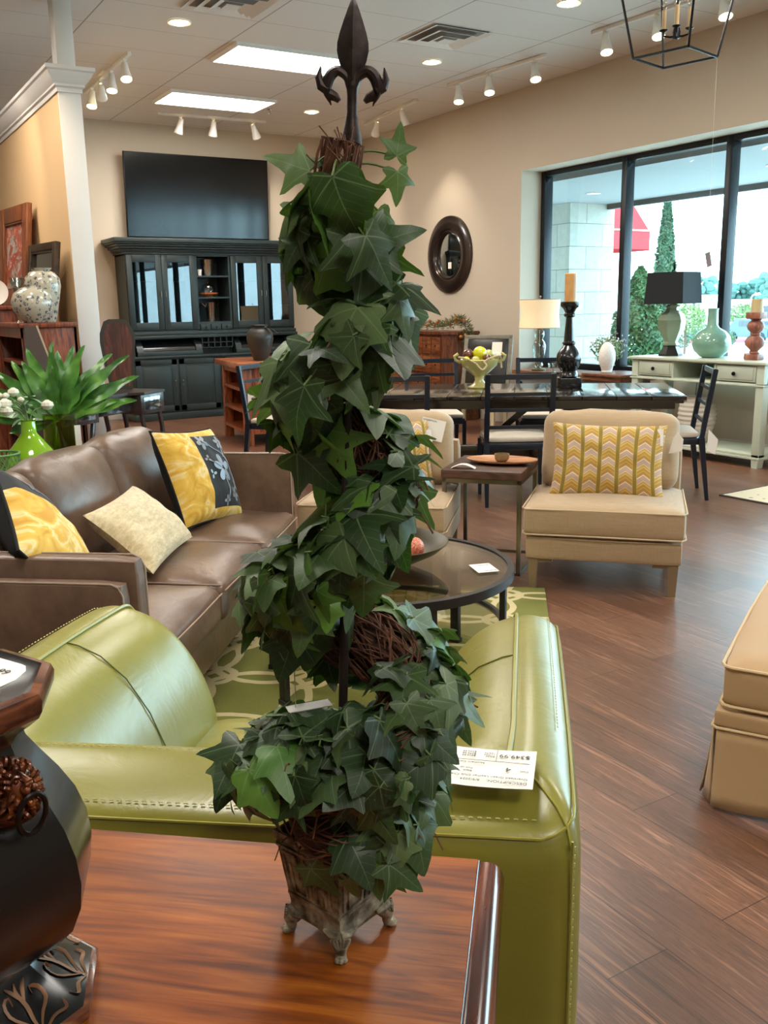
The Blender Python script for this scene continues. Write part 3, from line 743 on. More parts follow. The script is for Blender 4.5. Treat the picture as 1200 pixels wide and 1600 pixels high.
MB().tube([(.217*cos(a*pi/16), .217*sin(a*pi/16), .76) for a in range(32)], .004, 6, closed=True).tube([(.217*cos(a*pi/16), .217*sin(a*pi/16), .46) for a in range(32)], .004, 6, closed=True).build('shade_trim', mat('shade_trim', '#9b8a70', .6), so)
MB().lathe([(.002, 0), (.075, 0), (.078, .02), (.06, .025), (.05, .03)], 24, cap=False).build('base', nickel, t)
MB().lathe([(.03, .03), (.045, .06), (.035, .10), (.06, .17), (.075, .26), (.06, .31), (.035, .34), (.055, .38), (.05, .42), (.02, .46), (.002, .46)], 24, cap=False).build('glass_body', glass('lamp_glass', (.78, .85, .82, 1), 2.5), t)
MB().tube([(0, 0, .03), (0, 0, .78)], .005).sphere((0, 0, .79), .014, 10).build('rod', nickel, t)
t = thing('plaster_egg', 'white speckled egg sculpture on a small foot on the window console', 'sculpture', (6.8, 6.93, .70))
MB().lathe([(.002, 0), (.05, 0), (.055, .012), (.04, .02), (.065, .06), (.085, .13), (.082, .2), (.055, .27), (.02, .302), (.002, .306)], 26, cap=False).build('egg', mat('egg', '#e9e7e2', .7, bs=.8, bscale=40, bd=.01), t)
t = thing('flowering_plant', 'small pale flowering plant behind the white egg on the window console', 'potted plant', (6.95, 7.08, .675))
MB().lathe([(.002, 0), (.05, 0), (.07, .11), (.065, .11), (.002, .1)], 16, cap=False).build('pot', white_m, t)
def fb(r, z, sz):
    def fn(rnd):
        a = V((rnd.gauss(0, 1), rnd.gauss(0, 1), rnd.gauss(0, 1))).normalized(); q = a*r*rnd.uniform(.4, 1.05); return (q.x*sz[0], q.y*sz[1], z+q.z*sz[2]), a
    return fn
leafcloud(fb(.17, .25, (1, 1, .8)), 700, .022, mat('leaf_olive', '#5e7a45', .7, col2='#7c9360', nscale=20), 'leaves', t, 5)
leafcloud(fb(.19, .30, (1, 1, .7)), 260, .016, mat('blossom_pink', '#e4d3d6', .7), 'blossoms', t, 6)
t = thing('glass_candy_dish', 'small clear glass dish beside the base of the cream-shaded lamp', 'dish', (6.70, 7.62, .675))
MB().lathe([(.03, 0), (.01, .01), (.01, .03), (.05, .05), (.06, .09), (.055, .09), (.04, .055)], 20, cap=False).build('dish', MATS['lamp_glass'], t)
# mint console table
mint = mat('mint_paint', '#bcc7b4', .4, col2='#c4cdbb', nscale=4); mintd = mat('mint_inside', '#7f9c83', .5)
t = thing('console_table', 'pale mint painted console table with drawers in front of the window', 'console table', (6.65, 4.97, 0), 90)
# local x -> world +Y (0..1.47), local y -> world -X : front is y=0, back is y=-.5
CL = 1.47
MB().box(-.03, CL+.03, -.52, .03, .865, .89, .006).build('top', mint, t)
mb = MB()
for x in (0, CL-.075):
    for y in (-.075, -.50): mb.box(x, x+.075, y, y+.075, .07, .865, .004).bar((x+.0375, y+.0375, .08), (x+.0375, y+.0375, 0), .075, w1=.055)
mb.box(.0, CL, -.49, -.0, .69, .71, .004).box(-.012, CL+.012, -.505, .012, .685, .70, .004).box(0, .02, -.45, -.05, .70, .865).box(CL-.02, CL, -.45, -.05, .70, .865).box(0.02, CL-.02, -.49, -.47, .70, .865)
mb.box(.49, .51, -.47, -.0, .71, .865).box(CL-.51, CL-.49, -.47, -.0, .71, .865).box(.06, CL-.06, -.47, -.0, .855, .866)
mb.build('frame', mint, t)
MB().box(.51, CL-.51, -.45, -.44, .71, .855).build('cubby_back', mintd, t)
for x0 in (.08, CL-.49):
    do = MB().box(x0, x0+.40, -.03, .004, .72, .85, .003).box(x0+.02, x0+.38, -.0, .012, .735, .835, .008).build('drawer', mint, t)
    MB().lathe([(.004, 0), (.007, .008), (.018, .018), (.016, .026), (.002, .03)], 16, M=Matrix.Translation((x0+.2, .012, .785)) @ Matrix.Rotation(radians(-90), 4, 'X'), cap=False).build('knob', knob_m, do)
MB().box(0, CL, -.5, 0, .09, .115, .003).box(-.005, CL+.005, -.505, .005, .07, .092, .004).build('shelf', mint, t)
# black shaded lamp
navy = mat('shade_black', '#10161c', .8); sage = mat('sage_ceramic', '#76876f', .18, col2='#879880', nscale=4, coat=.6)
t = thing('table_lamp', 'sage green ceramic lamp with a large black four-sided shade on the mint console', 'lamp', (6.9, 6.2, .89))
hx = lambda r, z, ph=0: [(r*cos(pi/2*k+radians(240)), r*sin(pi/2*k+radians(240)), z) for k in range(4)]
mb = MB(); vs = hx(.275, .48)+hx(.248, .765); mb.add(vs, [(k, (k+1) % 4, 4+(k+1) % 4, 4+k) for k in range(4)]); vs = hx(.27, .48)+hx(.243, .765); mb.add(vs, [(k, (k+1) % 4, 4+(k+1) % 4, 4+k) for k in range(4)])
mb.build('lamp_shade', navy, t, smooth=False)
MB().lathe([(.085, .10), (.06, .13), (.075, .16), (.12, .25), (.13, .33), (.11, .38), (.06, .42), (.055, .44), (.065, .455), (.05, .47), (.015, .48)], 6, ph=.35).build('ceramic_body', sage, t, ang=20)
MB().lathe([(.11, 0), (.11, .02), (.09, .05), (.065, .09), (.08, .11)], 6, ph=.35).build('base', mat('lamp_foot', '#17140f', .35), t, smooth=False)
MB().tube([(0, 0, .46), (0, 0, .8)], .005).lathe([(.004, .78), (.012, .80), (.012, .84), (.004, .86)], 10).build('finial', black_metal, t)
# teal vase
t = thing('bottle_vase', 'round aqua crackle vase with a tall neck on the mint console', 'vase', (6.9, 5.73, .89))
MB().lathe([(.002, 0), (.07, 0), (.10, .012), (.15, .06), (.17, .12), (.16, .18), (.12, .23), (.06, .265), (.047, .29), (.044, .42), (.047, .435), (.04, .43), (.035, .3)], 36, cap=False).build('body', mat('aqua_glaze', '#6f9c8c', .15, col2='#85b09c', nscale=6, coat=.8), t)
# pink-brown wood candle holders
pk = wood('limed_wood', '#7c4536', '#9a5e4a', '#b07a63', axis=2, rough=.5)
for i, (x, y, lab, wl) in enumerate(((6.86, 5.24, 'turned reddish wood candle holder with beaded stem at the console end, nearer one', 'cream candle on the nearer reddish wood holder'), (6.98, 5.34, 'turned reddish wood candle holder half hidden behind its twin', 'cream candle on the farther reddish wood holder'))):
    t = thing('candle_holder', lab, 'candle holder', (x, y, .89), 10, 'wooden candle holders on the console')
    MB().box(-.06, .06, -.06, .06, 0, .05, .006).build('base', pk, t)
    MB().lathe([(.035, .05), (.04, .06), (.03, .075), (.075, .12), (.08, .15), (.065, .18), (.035, .205), (.04, .215), (.035, .225), (.062, .255), (.07, .28), (.06, .31), (.035, .33), (.045, .34), (.03, .35)], 24).build('stem', pk, t)
    MB().box(-.062, .062, -.062, .062, .345, .40, .006).build('cup', pk, t)
    t2 = thing('pillar_candle', wl, 'candle', (x, y, 1.29), 10)
    MB().lathe([(.045, 0), (.045, .105), (.038, .11), (.002, .105)], 24).build('wax', mat('wax_cream', '#d8c08e', .5), t2)
    MB().tube([(0, 0, .1), (.001, 0, .12)], .0015, 5).build('wick', ink_m, t2)
# ribbed floor vase on shelf
t = thing('ribbed_vase', 'large ribbed off-white jar on the lower shelf of the mint console', 'vase', (6.88, 5.83, .115))
pr = []
for i in range(41):
    z = i/40*.42; r = .085+.085*sin(min(1, z/.42*1.02)*pi*.78+.1)**.9
    if z > .36: r = .10-(z-.36)*.25+max(0, z-.395)*1.1
    pr.append((r+.004*sin(z*150), z))
MB().lathe([(.002, 0)]+pr+[(.085, .42), (.08, .36)], 32, cap=False).build('body', mat('ribbed_clay', '#cfc6ba', .7), t)
t = thing('power_cord', 'thin black lamp cord hanging behind the mint console', 'cord', (7.12, 6.1, 0))
MB().tube(bez([(.08, 0, .85), (.06, .02, .5), (.05, .05, .25), (.06, .1, .13)], 16), .003, 6).build('cable', ink_m, t)
# patterned rug at the right edge
n = N('red_rug')
sx = n.n('ShaderNodeSeparateXYZ', {0: n.co()})
ax_ = n.math('ABSOLUTE', sx.outputs[0]); ay_ = n.math('ABSOLUTE', sx.outputs[1])
edge = n.math('MINIMUM', n.math('SUBTRACT', .65, ax_), n.math('SUBTRACT', 1.0, ay_))
vor = n.n('ShaderNodeTexVoronoi', {'Vector': n.co(), 'Scale': 11}).outputs[0]
spots_ = n.math('LESS_THAN', vor, .22)
band = n.math('LESS_THAN', edge, .28)
c = n.mix(band, n.mix(spots_, lin('#b5524a'), lin('#d9c9a8')), n.mix(spots_, lin('#ded6bd'), lin('#8b8f86')))
c = n.mix(n.math('LESS_THAN', edge, .02), c, lin('#4a4440')); n.P(col=c, rough=.95); n.bump(n.noise(n.co(), 300), .3, .002)
t = thing('area_rug', 'cream and red floral rug corner at the right edge of the floor', 'rug', (6.19, 3.45, 0), 2)
MB().box(-.65, .65, -1.0, 1.0, 0, .01, .003).build('pile', n.m, t)
# ================================================================== DINING AREA
dnavy = mat('chair_navy_black', '#101c2b', .28, .1, coat=.3); seat_f = mat('seat_fabric', '#cbbfae', .6)
din_w = wood('espresso_wood', '#120d0b', '#1f1714', '#2d211c', axis=1, rough=.16, coat=.8, bs=.25)
TD = degrees(atan2(.64, -.77))   # table length direction
t = thing('dining_table', 'long near-black plank dining table with cut corners behind the tan chairs', 'dining table', (5.12, 4.43, 0), TD+180)
# local x = -(length dir): table spans x from -3.1 to 0 ; local y: depth away from camera is -y*? (fixed below)
Lt, Dt = 3.1, 1.10
mb = MB()
for i in range(13):
    x0 = -Lt+i*Lt/13; mb.box(x0+.002, x0+Lt/13-.002, .0, Dt, .722, .752, .004)
mb.build('tabletop', din_w, t)
MB().prism([(-Lt+.02, .01), (-.02, .01), (-.02, Dt-.01), (-Lt+.02, Dt-.01)], .70, .722).prism([(-Lt+.07, .06), (-.07, .06), (-.07, Dt-.06), (-Lt+.07, Dt-.06)], .655, .70).build('apron', din_w, t)
for x in (-Lt+.75, -.75):
    MB().box(x-.08, x+.08, .32, Dt-.32, .06, .655, .006).box(x-.06, x+.06, .12, Dt-.12, 0, .08, .01).bar((x, .36, .3), (x, .12, .64), .05).bar((x, Dt-.36, .3), (x, Dt-.12, .64), .05).build('pedestal', din_w, t)
MB().box(-Lt+.8, -.8, Dt/2-.04, Dt/2+.04, .22, .32, .004).bar((-Lt/2-.05, Dt/2, .28), (-Lt/2-.5, Dt/2, .65), .045).bar((-Lt/2+.05, Dt/2, .28), (-Lt/2+.5, Dt/2, .65), .045).build('stretcher', din_w, t)
def make_dchair(label, loc, rot):
    """front of the seat is -y, ladder back at +y"""
    t = thing('dining_chair', label, 'dining chair', loc, rot, 'ladder-back chairs around the dining table')
    w = .225
    for s_ in (-1, 1):
        MB().bar((s_*w, 0, .44), (s_*w, .07, .93), .036, .034, up=(0, 1, 0), r=.003).bar((s_*w, .0, .45), (s_*w, .06, 0), .042, .042, up=(0, 1, 0), w1=.024, h1=.024).build('back_leg', dnavy, t)
        MB().bar((s_*w, -.42, .43), (s_*w, -.43, 0), .036, r=.003, w1=.024).build('front_leg', dnavy, t)
    for k, (z, h) in enumerate(((.91, .036), (.79, .024), (.68, .024), (.56, .024))):
        y = (z-.44)/.49*.07
        MB().bar((-w, y, z), (w, y, z), .02, h, r=.003).build('back_rail', dnavy, t)
    MB().box(-w-.005, w+.005, -.44, .015, .40, .445, .004).build('seat_frame', dnavy, t)
    MB().rbox(-w+.0, w-.0, -.435, -.015, .445, .49, .02, (0, 0, .015), 6).build('seat_cushion', seat_f, t)
    return t
p = (4.11, 5.03, 0)
dc = make_dchair('dark ladder-back chair before the table, above the small wooden tray', (4.11, 5.02, 0), -31+180)
al = degrees(atan2(.67, .74))
dup(dc, (3.36, 5.45, 0), -31+180, 'dark ladder-back chair in front of the table, partly hidden by the ivy leaves')
dup(dc, (4.65, 6.90, 0), -27, 'dark ladder-back chair behind the table in front of the drawer chest')
dup(dc, (5.42, 6.28, 0), -35, 'dark ladder-back chair behind the table, between compote and black candlestick')
dup(dc, (5.41, 4.58, 0), -131, 'dark ladder-back chair at the right end of the dining table, seen from the side')
dup(dc, (3.20, 7.42, 0), 42, 'dark ladder-back chair at the left end of the table before the wooden island')
# pale price tags hanging on chairs
t = thing('price_tag', 'white price tag hanging from the left-end dining chair', 'price tag', (3.05, 7.22, .66), -30)
MB().prism([(-.03, -.06), (.02, -.09), (.03, .03), (-.01, .08), (-.03, .03)], 0, .002, Matrix.Rotation(radians(90), 4, 'X')).build('card', card_m, t)
t = thing('price_tag', 'white price tag hanging from the right-end dining chair', 'price tag', (5.03, 4.12, .47), -40)
MB().prism([(-.035, -.05), (.02, -.08), (.035, .02), (-.03, .09)], 0, .002, Matrix.Rotation(radians(90), 4, 'X')).build('card', card_m, t)
# candlestick and candle on the table
t = thing('candlestick', 'tall black turned wooden candlestick on the dining table', 'candle holder', (5.0, 5.51, .752), -25)
blk = mat('black_lacquer', '#0e0d0d', .25, coat=.5)
MB().box(-.085, .085, -.085, .085, 0, .075, .006).build('plinth', blk, t)
MB().lathe([(.065, .075), (.075, .085), (.07, .11), (.06, .125), (.085, .165), (.098, .215), (.09, .26), (.06, .30), (.042, .325), (.052, .335), (.052, .345), (.04, .355), (.034, .45), (.028, .535), (.045, .545), (.045, .56), (.035, .57), (.05, .60), (.068, .615), (.072, .625), (.072, .65), (.05, .655), (.002, .655)], 32, cap=False).build('turned_stem', blk, t)
t = thing('pillar_candle', 'tall tan pillar candle on the black candlestick', 'candle', (5.0, 5.51, 1.407))
MB().lathe([(.043, 0), (.043, .205), (.036, .21), (.002, .205)], 26).build('wax', mat('wax_tan', '#c08a4e', .5, col2='#cf9c5e', nscale=18, bs=.2, bscale=60), t)
MB().tube([(0, 0, .2), (.001, 0, .218)], .0015, 5).build('wick', ink_m, t)
# compote
ygl = mat('yellow_glaze', '#c9bc74', .25, coat=.6)
t = thing('compote', 'pale yellow footed bowl filled with glass balls on the dining table', 'bowl', (4.45, 5.93, .752), -30)
MB().lathe([(.002, .01), (.09, 0), (.095, .008), (.05, .03), (.035, .06), (.04, .09), (.09, .13), (.14, .175), (.155, .22), (.148, .225), (.13, .18), (.08, .145), (.002, .12)], 32, cap=False).build('bowl', ygl, t)
ro = MB()
for s_ in (-1, 1): ro.tube([(s_*.15, 0, .20), (s_*.19, -.01, .22), (s_*.20, -.02, .25), (s_*.17, -.02, .27)], .012, 8)
ro.build('handle', ygl, t)
ball_g = [mat('ball_yellow', '#d9d21c', .08, coat=1), mat('ball_amber', '#5a2a18', .08, coat=1), mat('ball_pale', '#b9b66a', .1, coat=1), mat('ball_white', '#d6cdb9', .3)]
balls = [(.0, -.02, .27, .055, 0, 'bright yellow glass ball on top of the compote'), (-.09, .0, .26, .045, 1, 'dark amber glass ball at the left in the compote'), (.075, .03, .255, .042, 2, 'pale green glass ball right of the bright yellow one'), (.05, -.075, .23, .036, 1, 'dark amber ball at the front right of the compote'), (-.04, -.09, .22, .033, 2, 'small pale ball at the front of the compote'), (-.11, -.06, .22, .03, 0, 'small yellow ball at the left rim of the compote'), (.13, -.02, .25, .030, 3, 'white ball over the right rim of the compote')]
Mr = Matrix.Translation((4.45, 5.93, .752)) @ Matrix.Rotation(radians(-30), 4, 'Z')
for (x, y, z, r, k, lab) in balls:
    q = Mr @ V((x, y, z)); bt = MB().sphere((0, 0, 0), r, 20).build('glass_ball', ball_g[k]); bt.location = q; tag(bt, lab, 'ball', 'glass balls in the yellow compote')
t = thing('bead_garland', 'string of pale wooden beads draped over the compote rim', 'beads', tuple(Mr @ V((0, 0, .2))), -30)
mb = MB()
for i, p in enumerate(bez([(-.16, .0, .04), (-.12, -.10, .035), (-.05, -.145, .0), (.0, -.16, -.05), (.035, -.15, -.02), (.02, -.15, .01), (.08, -.13, .04), (.14, -.06, .05), (.165, -.0, .03), (.17, -.03, -.04)], 46)): mb.sphere(p, .0095, 8)
mb.build('beads', mat('beads', '#bfae84', .6), t)

# ================================================================== LEFT BACK
shelf_w = wood('shelf_wood', '#4a1e0e', '#7c3b1e', '#97502b', axis=2, rough=.35)
dark_in = mat('shelf_inside', '#2a120a', .6)
t = thing('bookcase', 'brown wooden bookcase against the partition, open shelves to the left', 'bookcase', (1.68, 7.25, 0), 90)
# local x -> +Y, local y -> -X (front at larger y)
mb = MB(); BL, BD = 1.2, .38
mb.box(0, .035, 0, BD, 0, 1.285, .003).box(BL-.035, BL, 0, BD, 0, 1.285, .003).box(0, BL, 0, .02, 0, 1.285).box(-.02, BL+.02, -.01, BD+.03, 1.285, 1.32, .005).box(0, BL, 0, BD-.01, 0, .09).box(0.03, .09, BD-.02, BD+.005, .09, 1.285).box(BL-.09, BL-.03, BD-.02, BD+.005, .09, 1.285).box(.03, BL-.03, BD-.02, BD+.005, 1.21, 1.285)
mb.build('case', shelf_w, t)
for z in (.40, .72, 1.0): MB().box(.03, BL-.03, .02, BD-.02, z, z+.028, .002).build('shelf', shelf_w, t)
t = thing('tall_cabinet', 'darker taller wooden cabinet beyond the bookcase, at the left edge', 'cabinet', (1.70, 8.55, 0), 90)
mb = MB(); mb.box(0, 1.3, 0, .5, 0, 1.42, .004).box(-.03, 1.33, -.01, .53, 1.42, 1.455, .006)
mb.build('case', shelf_w, t)
for x in (.03, .67): 
    do = MB().box(x, x+.6, .5, .515, .1, 1.36, .004).build('door', shelf_w, t); MB().sphere((x+(.55 if x < .3 else .05), .525, .8), .014, 8).build('knob', nickel, do)
t = thing('leaning_board', 'dark grey board leaning on the bookcase end, with a light edge', 'board', (1.50, 7.12, 0), 0)
MB().prism([(-.28, .0), (.15, .0), (.15, .35), (-.12, 1.30), (-.2, 1.30)], 0, .02, Matrix.Translation((0, .1, 0)) @ Matrix.Rotation(radians(90), 4, 'X')).build('panel', mat('board_dark', '#4a3b31', .5), t)
MB().bar((.155, .09, .33), (-.115, .09, 1.30), .008, .02).build('light_edge', mat('board_edge', '#b39a80', .5), t)
# vases with blue flowers
n = N('chinoiserie')
v1 = n.n('ShaderNodeTexVoronoi', {'Vector': n.co(), 'Scale': 30.0}); nz = n.noise(n.co(), 34, 5, .7, 1.5)
mk = n.math('MULTIPLY', n.math('LESS_THAN', v1.outputs[0], .42), n.math('GREATER_THAN', nz, .48))
n.P(col=n.mix(mk, lin('#b3aa94'), lin('#4c5560')), rough=.25, coat=.5); chin = n.m
def vase(x, y, pr, lab):
    t = thing('ginger_jar', lab, 'vase', (x, y, 1.322), 0, 'blue and white vases on the bookcase')
    MB().lathe([(.002, 0)]+pr, 32, cap=False).build('body', chin, t); return t
vase(1.50, 7.42, [(.07, 0), (.08, .02), (.11, .16), (.13, .26), (.125, .32), (.09, .365), (.06, .375), (.065, .39), (.075, .395), (.07, .385), (.05, .37), (.05, .3)], 'taller blue and white flowered jar behind the rounder one')
vase(1.40, 7.34, [(.07, 0), (.09, .02), (.14, .09), (.15, .15), (.13, .21), (.08, .25), (.045, .26), (.05, .275), (.045, .27), (.035, .25)], 'low round blue and white flowered vase at the front of the bookcase top')
t = thing('glass_trumpet_vase', 'small clear glass trumpet vase left of the flowered jars', 'vase', (1.33, 7.5, 1.322))
MB().lathe([(.04, 0), (.012, .02), (.012, .16), (.03, .26), (.06, .33), (.057, .33), (.01, .18)], 20, cap=False).build('glass', MATS['lamp_glass'], t)
t = thing('decorative_plate', 'white ribbed decorative plate standing on the tall cabinet', 'plate', (1.35, 8.65, 1.455), -15)
M = Matrix.Translation((0, 0, .11)) @ Matrix.Rotation(radians(80), 4, 'X')
MB().lathe([(.002, 0), (.05, 0), (.06, .01), (.085, .008), (.09, .016), (.11, .016), (.112, .022), (.105, .02), (.08, .014), (.002, .006)], 28, M=M, cap=False).build('plate', mat('plate_white', '#d9d1c6', .4), t)
t = thing('decorative_plate', 'gold-rimmed small round plate cut by the left edge of the picture', 'plate', (1.27, 8.95, 1.455), -15)
MB().lathe([(.002, 0), (.09, 0), (.11, .016), (.112, .022), (.08, .014), (.002, .006)], 28, M=M, cap=False).build('plate', mat('plate_gold', '#b99a5c', .4), t)
# frames leaning on the partition
pic = N('abstract_art'); pic.P(col=pic.ramp(pic.noise(pic.co(), 5, 4, .65, 1.0), [(.34, '#4a3a36'), (.44, '#b0a79c'), (.50, '#8a4a38'), (.56, '#a5452e'), (.64, '#c9a08a'), (.75, '#3a2a28')]), rough=.35)
walnut = wood('walnut_frame', '#4c2513', '#7a4222', '#8f5530', axis=2, rough=.4)
def pframe(name, lab, cat, loc, w, h, fw, fm, inner, lean, rot=-90, d=.05):
    """picture in x-z plane facing -y, leaning back; rot -90 makes it face -X"""
    t = thing(name, lab, cat, loc, tilt=(radians(-lean), 0, radians(rot)))
    mb = MB(); mb.box(-w/2, -w/2+fw, -d, 0, 0, h, .008).box(w/2-fw, w/2, -d, 0, 0, h, .008).box(-w/2+fw, w/2-fw, -d, 0, 0, fw, .008).box(-w/2+fw, w/2-fw, -d, 0, h-fw, h, .008)
    mb.box(-w/2+fw, -w/2+fw+.015, -d*.8, -.01, fw, h-fw).box(w/2-fw-.015, w/2-fw, -d*.8, -.01, fw, h-fw).box(-w/2+fw, w/2-fw, -d*.8, -.01, fw, fw+.015).box(-w/2+fw, w/2-fw, -d*.8, -.01, h-fw-.015, h-fw)
    mb.build('frame', fm, t); MB().box(-w/2+fw, w/2-fw, -.02, -.008, fw, h-fw).build('picture' if inner == pic.m else 'mirror_glass', inner, t); return t
pframe('picture_frame', 'large walnut-framed picture of red shapes leaning on the partition, at left', 'picture', (1.63, 9.25, 1.456), .85, .88, .14, walnut, pic.m, 6, -84)
pframe('framed_mirror', 'smaller dark and gold framed mirror leaning behind the flowered jars', 'mirror', (1.62, 8.1, 1.322), .62, .62, .06, mat('frame_dark_gold', '#4e3a22', .4, .3, col2='#2a1f17', nscale=20), mirror_m, 8, -82)
# mirrored vanity console
dkw = mat('vanity_wood', '#2e2422', .3, coat=.3, col2='#3c302c', nscale=9); am = N('antique_mirror'); am.P(col=am.ramp(am.noise(am.co(), 9, 4), [(.35, '#5d666b'), (.6, '#b9c3c8')]), metal=.95, rough=.12)
t = thing('mirrored_console', 'dark wood console table with antique mirror drawers behind the sofa', 'console table', (1.40, 6.42, 0), 36)
# local x along its front, front at y=0
mb = MB(); VW = 1.04; t.location.z = 0; UPV = .035
mb.prism([(-.02, 0), (.26, -.02), (.34, .07), (VW-.34, .07), (VW-.26, -.02), (VW+.02, 0), (VW+.02, .42), (-.02, .42)], .78, .80, r=.003)
for x0, x1 in ((0, .28), (VW-.28, VW)): mb.box(x0, x1, 0, .40, .635, .78, .003)
mb.box(.28, VW-.28, .09, .38, .655, .78)
mb.build('case', dkw, t)
for x0, x1, y in ((.035, .245, -.004), (VW-.245, VW-.035, -.004), (.30, VW-.30, .085)):
    MB().box(x0, x1, y, y+.01, .66, .76, .004).build('mirror_panel', am.m, t)
MB().box(-.004, .006, .05, .35, .665, .755).build('mirror_panel', am.m, t)
for x in (.03, .25, VW-.25, VW-.03):
    for y in (.03, .37): MB().tube(bez([(x, y, .635), (x+(.03 if x > .5 else -.03), y, .45), (x+(-.02 if x > .5 else .02), y, .2), (x+(.04 if x > .5 else -.04), y, 0)], 10), .017, 8).build('leg', dkw, t)
VM = Matrix.Translation((1.40, 6.42, .035)) @ Matrix.Rotation(radians(36), 4, 'Z')
q = VM @ V((.90, .28, .767))
t = thing('display_board', 'tapered brown wooden panel with a dark rim standing on the mirrored console', 'board', tuple(q), -12)
out = [(-.085, 0), (.085, 0), (.115, .22), (.135, .42), (.13, .50), (.09, .60), (.06, .62), (-.06, .62), (-.1, .60), (-.135, .50), (-.14, .42), (-.12, .22)]
out = [(x*.95, z*.86) for x, z in out]
Mx = Matrix.Translation((0, .02, 0)) @ Matrix.Rotation(radians(90-4), 4, 'X')
MB().prism(out, -.0, .03, Mx, r=.006).build('dark_rim', mat('panel_rim', '#2b2723', .4, coat=.3), t)
MB().prism([(x*.80, .27+(z-.27)*.9) for x, z in out], .03, .034, Mx).build('wood_face', wood('panel_wood', '#32150d', '#52281c', '#6a3626', axis=2, rough=.35, coat=.3), t)
q = VM @ V((.12, .1, .766))
t = thing('paper_sheet', 'white sheet of paper at the left end of the mirrored console', 'paper', tuple(q), 30)
MB().box(-.09, .09, -.06, .06, 0, .002).build('sheet', card_m, t)
q = VM @ V((.15, .24, .766))
t = thing('key', 'small metal key shape lying on the mirrored console', 'key', tuple(q), 60)
MB().sphere((0, 0, .018), .018, 12, (1, 1, .8)).tube([(0, 0, .012), (.07, .0, .012), (.10, -.02, .03)], .008, 6).build('key_body', nickel, t)
# small end table behind sofa with plants
t = thing('end_table', 'dark wooden end table hidden behind the sofa back under the green vases', 'table', (.76, 4.56, 0), 51.5)
MB().box(-.42, .30, -.22, .30, .60, .62, .005).build('top', din_w, t)
for x in (-.38, .26):
    for y in (-.18, .26): MB().bar((x, y, .6), (x, y, 0), .04).build('leg', din_w, t)
lime = mat('lime_glaze', '#8fc21f', .12, coat=1)
ET = Matrix.Translation((.83, 4.42, 0)) @ Matrix.Rotation(radians(40), 4, 'Z')
t = thing('lime_vase', 'glossy lime green bottle vase behind the sofa, holding white roses', 'vase', (.772, 4.41, .62))
MB().lathe([(.002, 0), (.07, 0), (.105, .05), (.118, .10), (.10, .16), (.06, .21), (.033, .245), (.031, .30), (.036, .305), (.026, .30), (.024, .24)], 32, cap=False).build('body', lime, t)
rose = mat('rose_white', '#ece8d2', .6); stem_g = mat('stem_green', '#6f8a56', .6); rl = mat('rose_leaf', '#7b9a78', .6)
t = thing('rose_stems', 'white roses and buds standing in the lime green vase', 'flowers', (.772, 4.41, .92))
sm = MB(); rs = MB(); lv = MB(); rnd = random.Random(4)
heads = [(-.14, -.05, .16, .033), (-.09, .0, .155, .038), (-.09, -.02, .10, .034), (.09, .0, .125, .034), (-.04, .06, .25, .03), (-.10, .08, .22, .022), (-.03, -.05, .2, .018), (-.075, .05, .225, .02)]
for (x, y, z, r) in [(a*1.0, b, c*.5, d*.9) for a, b, c, d in heads]:
    sm.tube(bez([(0, 0, -.1), (x*.2, y*.2, z*.5), (x, y, z)], 8), .0028, 6)
    for k in range(3):
        rs.lathe([(.002, -r*.7), (r*.6, -r*.5), (r*(.95-.2*k), 0), (r*(.8-.22*k), r*(.5+.12*k)), (r*(.55-.15*k), r*(.55+.15*k))], 9, M=Matrix.Translation((x, y, z)) @ Matrix.Rotation(k*.5, 4, 'Z'), cap=False)
    rs.sphere((x, y, z), r*.7, 10)
def simple_leaf(mb, p, d, up, L, w, curl=.2, nseg=6, wav=0):
    d = V(d).normalized(); s_ = d.cross(V(up)).normalized(); u = s_.cross(d)
    def fn(a, b):
        ww = w*sin(pi*min(1, a*.97+.03))**.7*(1-.3*a); y = (b-.5)*2
        return V(p)+d*(a*L)+s_*(y*ww)+u*(-curl*L*a*a+.25*ww*abs(y)+wav*sin(a*16+y)*abs(y))
    mb.grid(fn, nseg, 4)
for k in range(14):
    a = rnd.uniform(0, 6.28); simple_leaf(lv, (rnd.uniform(-.06, .05), rnd.uniform(-.04, .04), rnd.uniform(0, .12)), (cos(a), sin(a), rnd.uniform(-.6, .2)), (0, 0, 1), .06, .018)
sm.build('stems', stem_g, t); rs.build('rose_heads', rose, t); lv.build('leaves', rl, t)
gg = glass('green_glass', (.62, .66, .12, 1), 2.0)
t = thing('glass_vase', 'tall olive green glass vase with a price strip, right of the lime vase', 'vase', (.945, 4.578, .62))
MB().lathe([(.002, 0), (.07, 0), (.08, .02), (.078, .30), (.08, .31), (.072, .30), (.072, .03)], 28, cap=False).build('glass', gg, t)
MB(M=Matrix.Translation((.065, -.05, .19))).box(-.014, .014, -.014, -.010, -.05, .06).build('price_strip', card_m, t)
t = thing('birds_nest_fern', 'leafy green plant with long rippled leaves in the olive glass vase', 'plant', (.945, 4.578, .90))
lf = MB(); rnd = random.Random(9)
fernm = N('fern_green'); fernm.P(col=fernm.ramp(fernm.noise(fernm.co(), 10, 2), [(.3, '#2a5a1e'), (.55, '#4d8230'), (.8, '#7fae48')]), rough=.35)
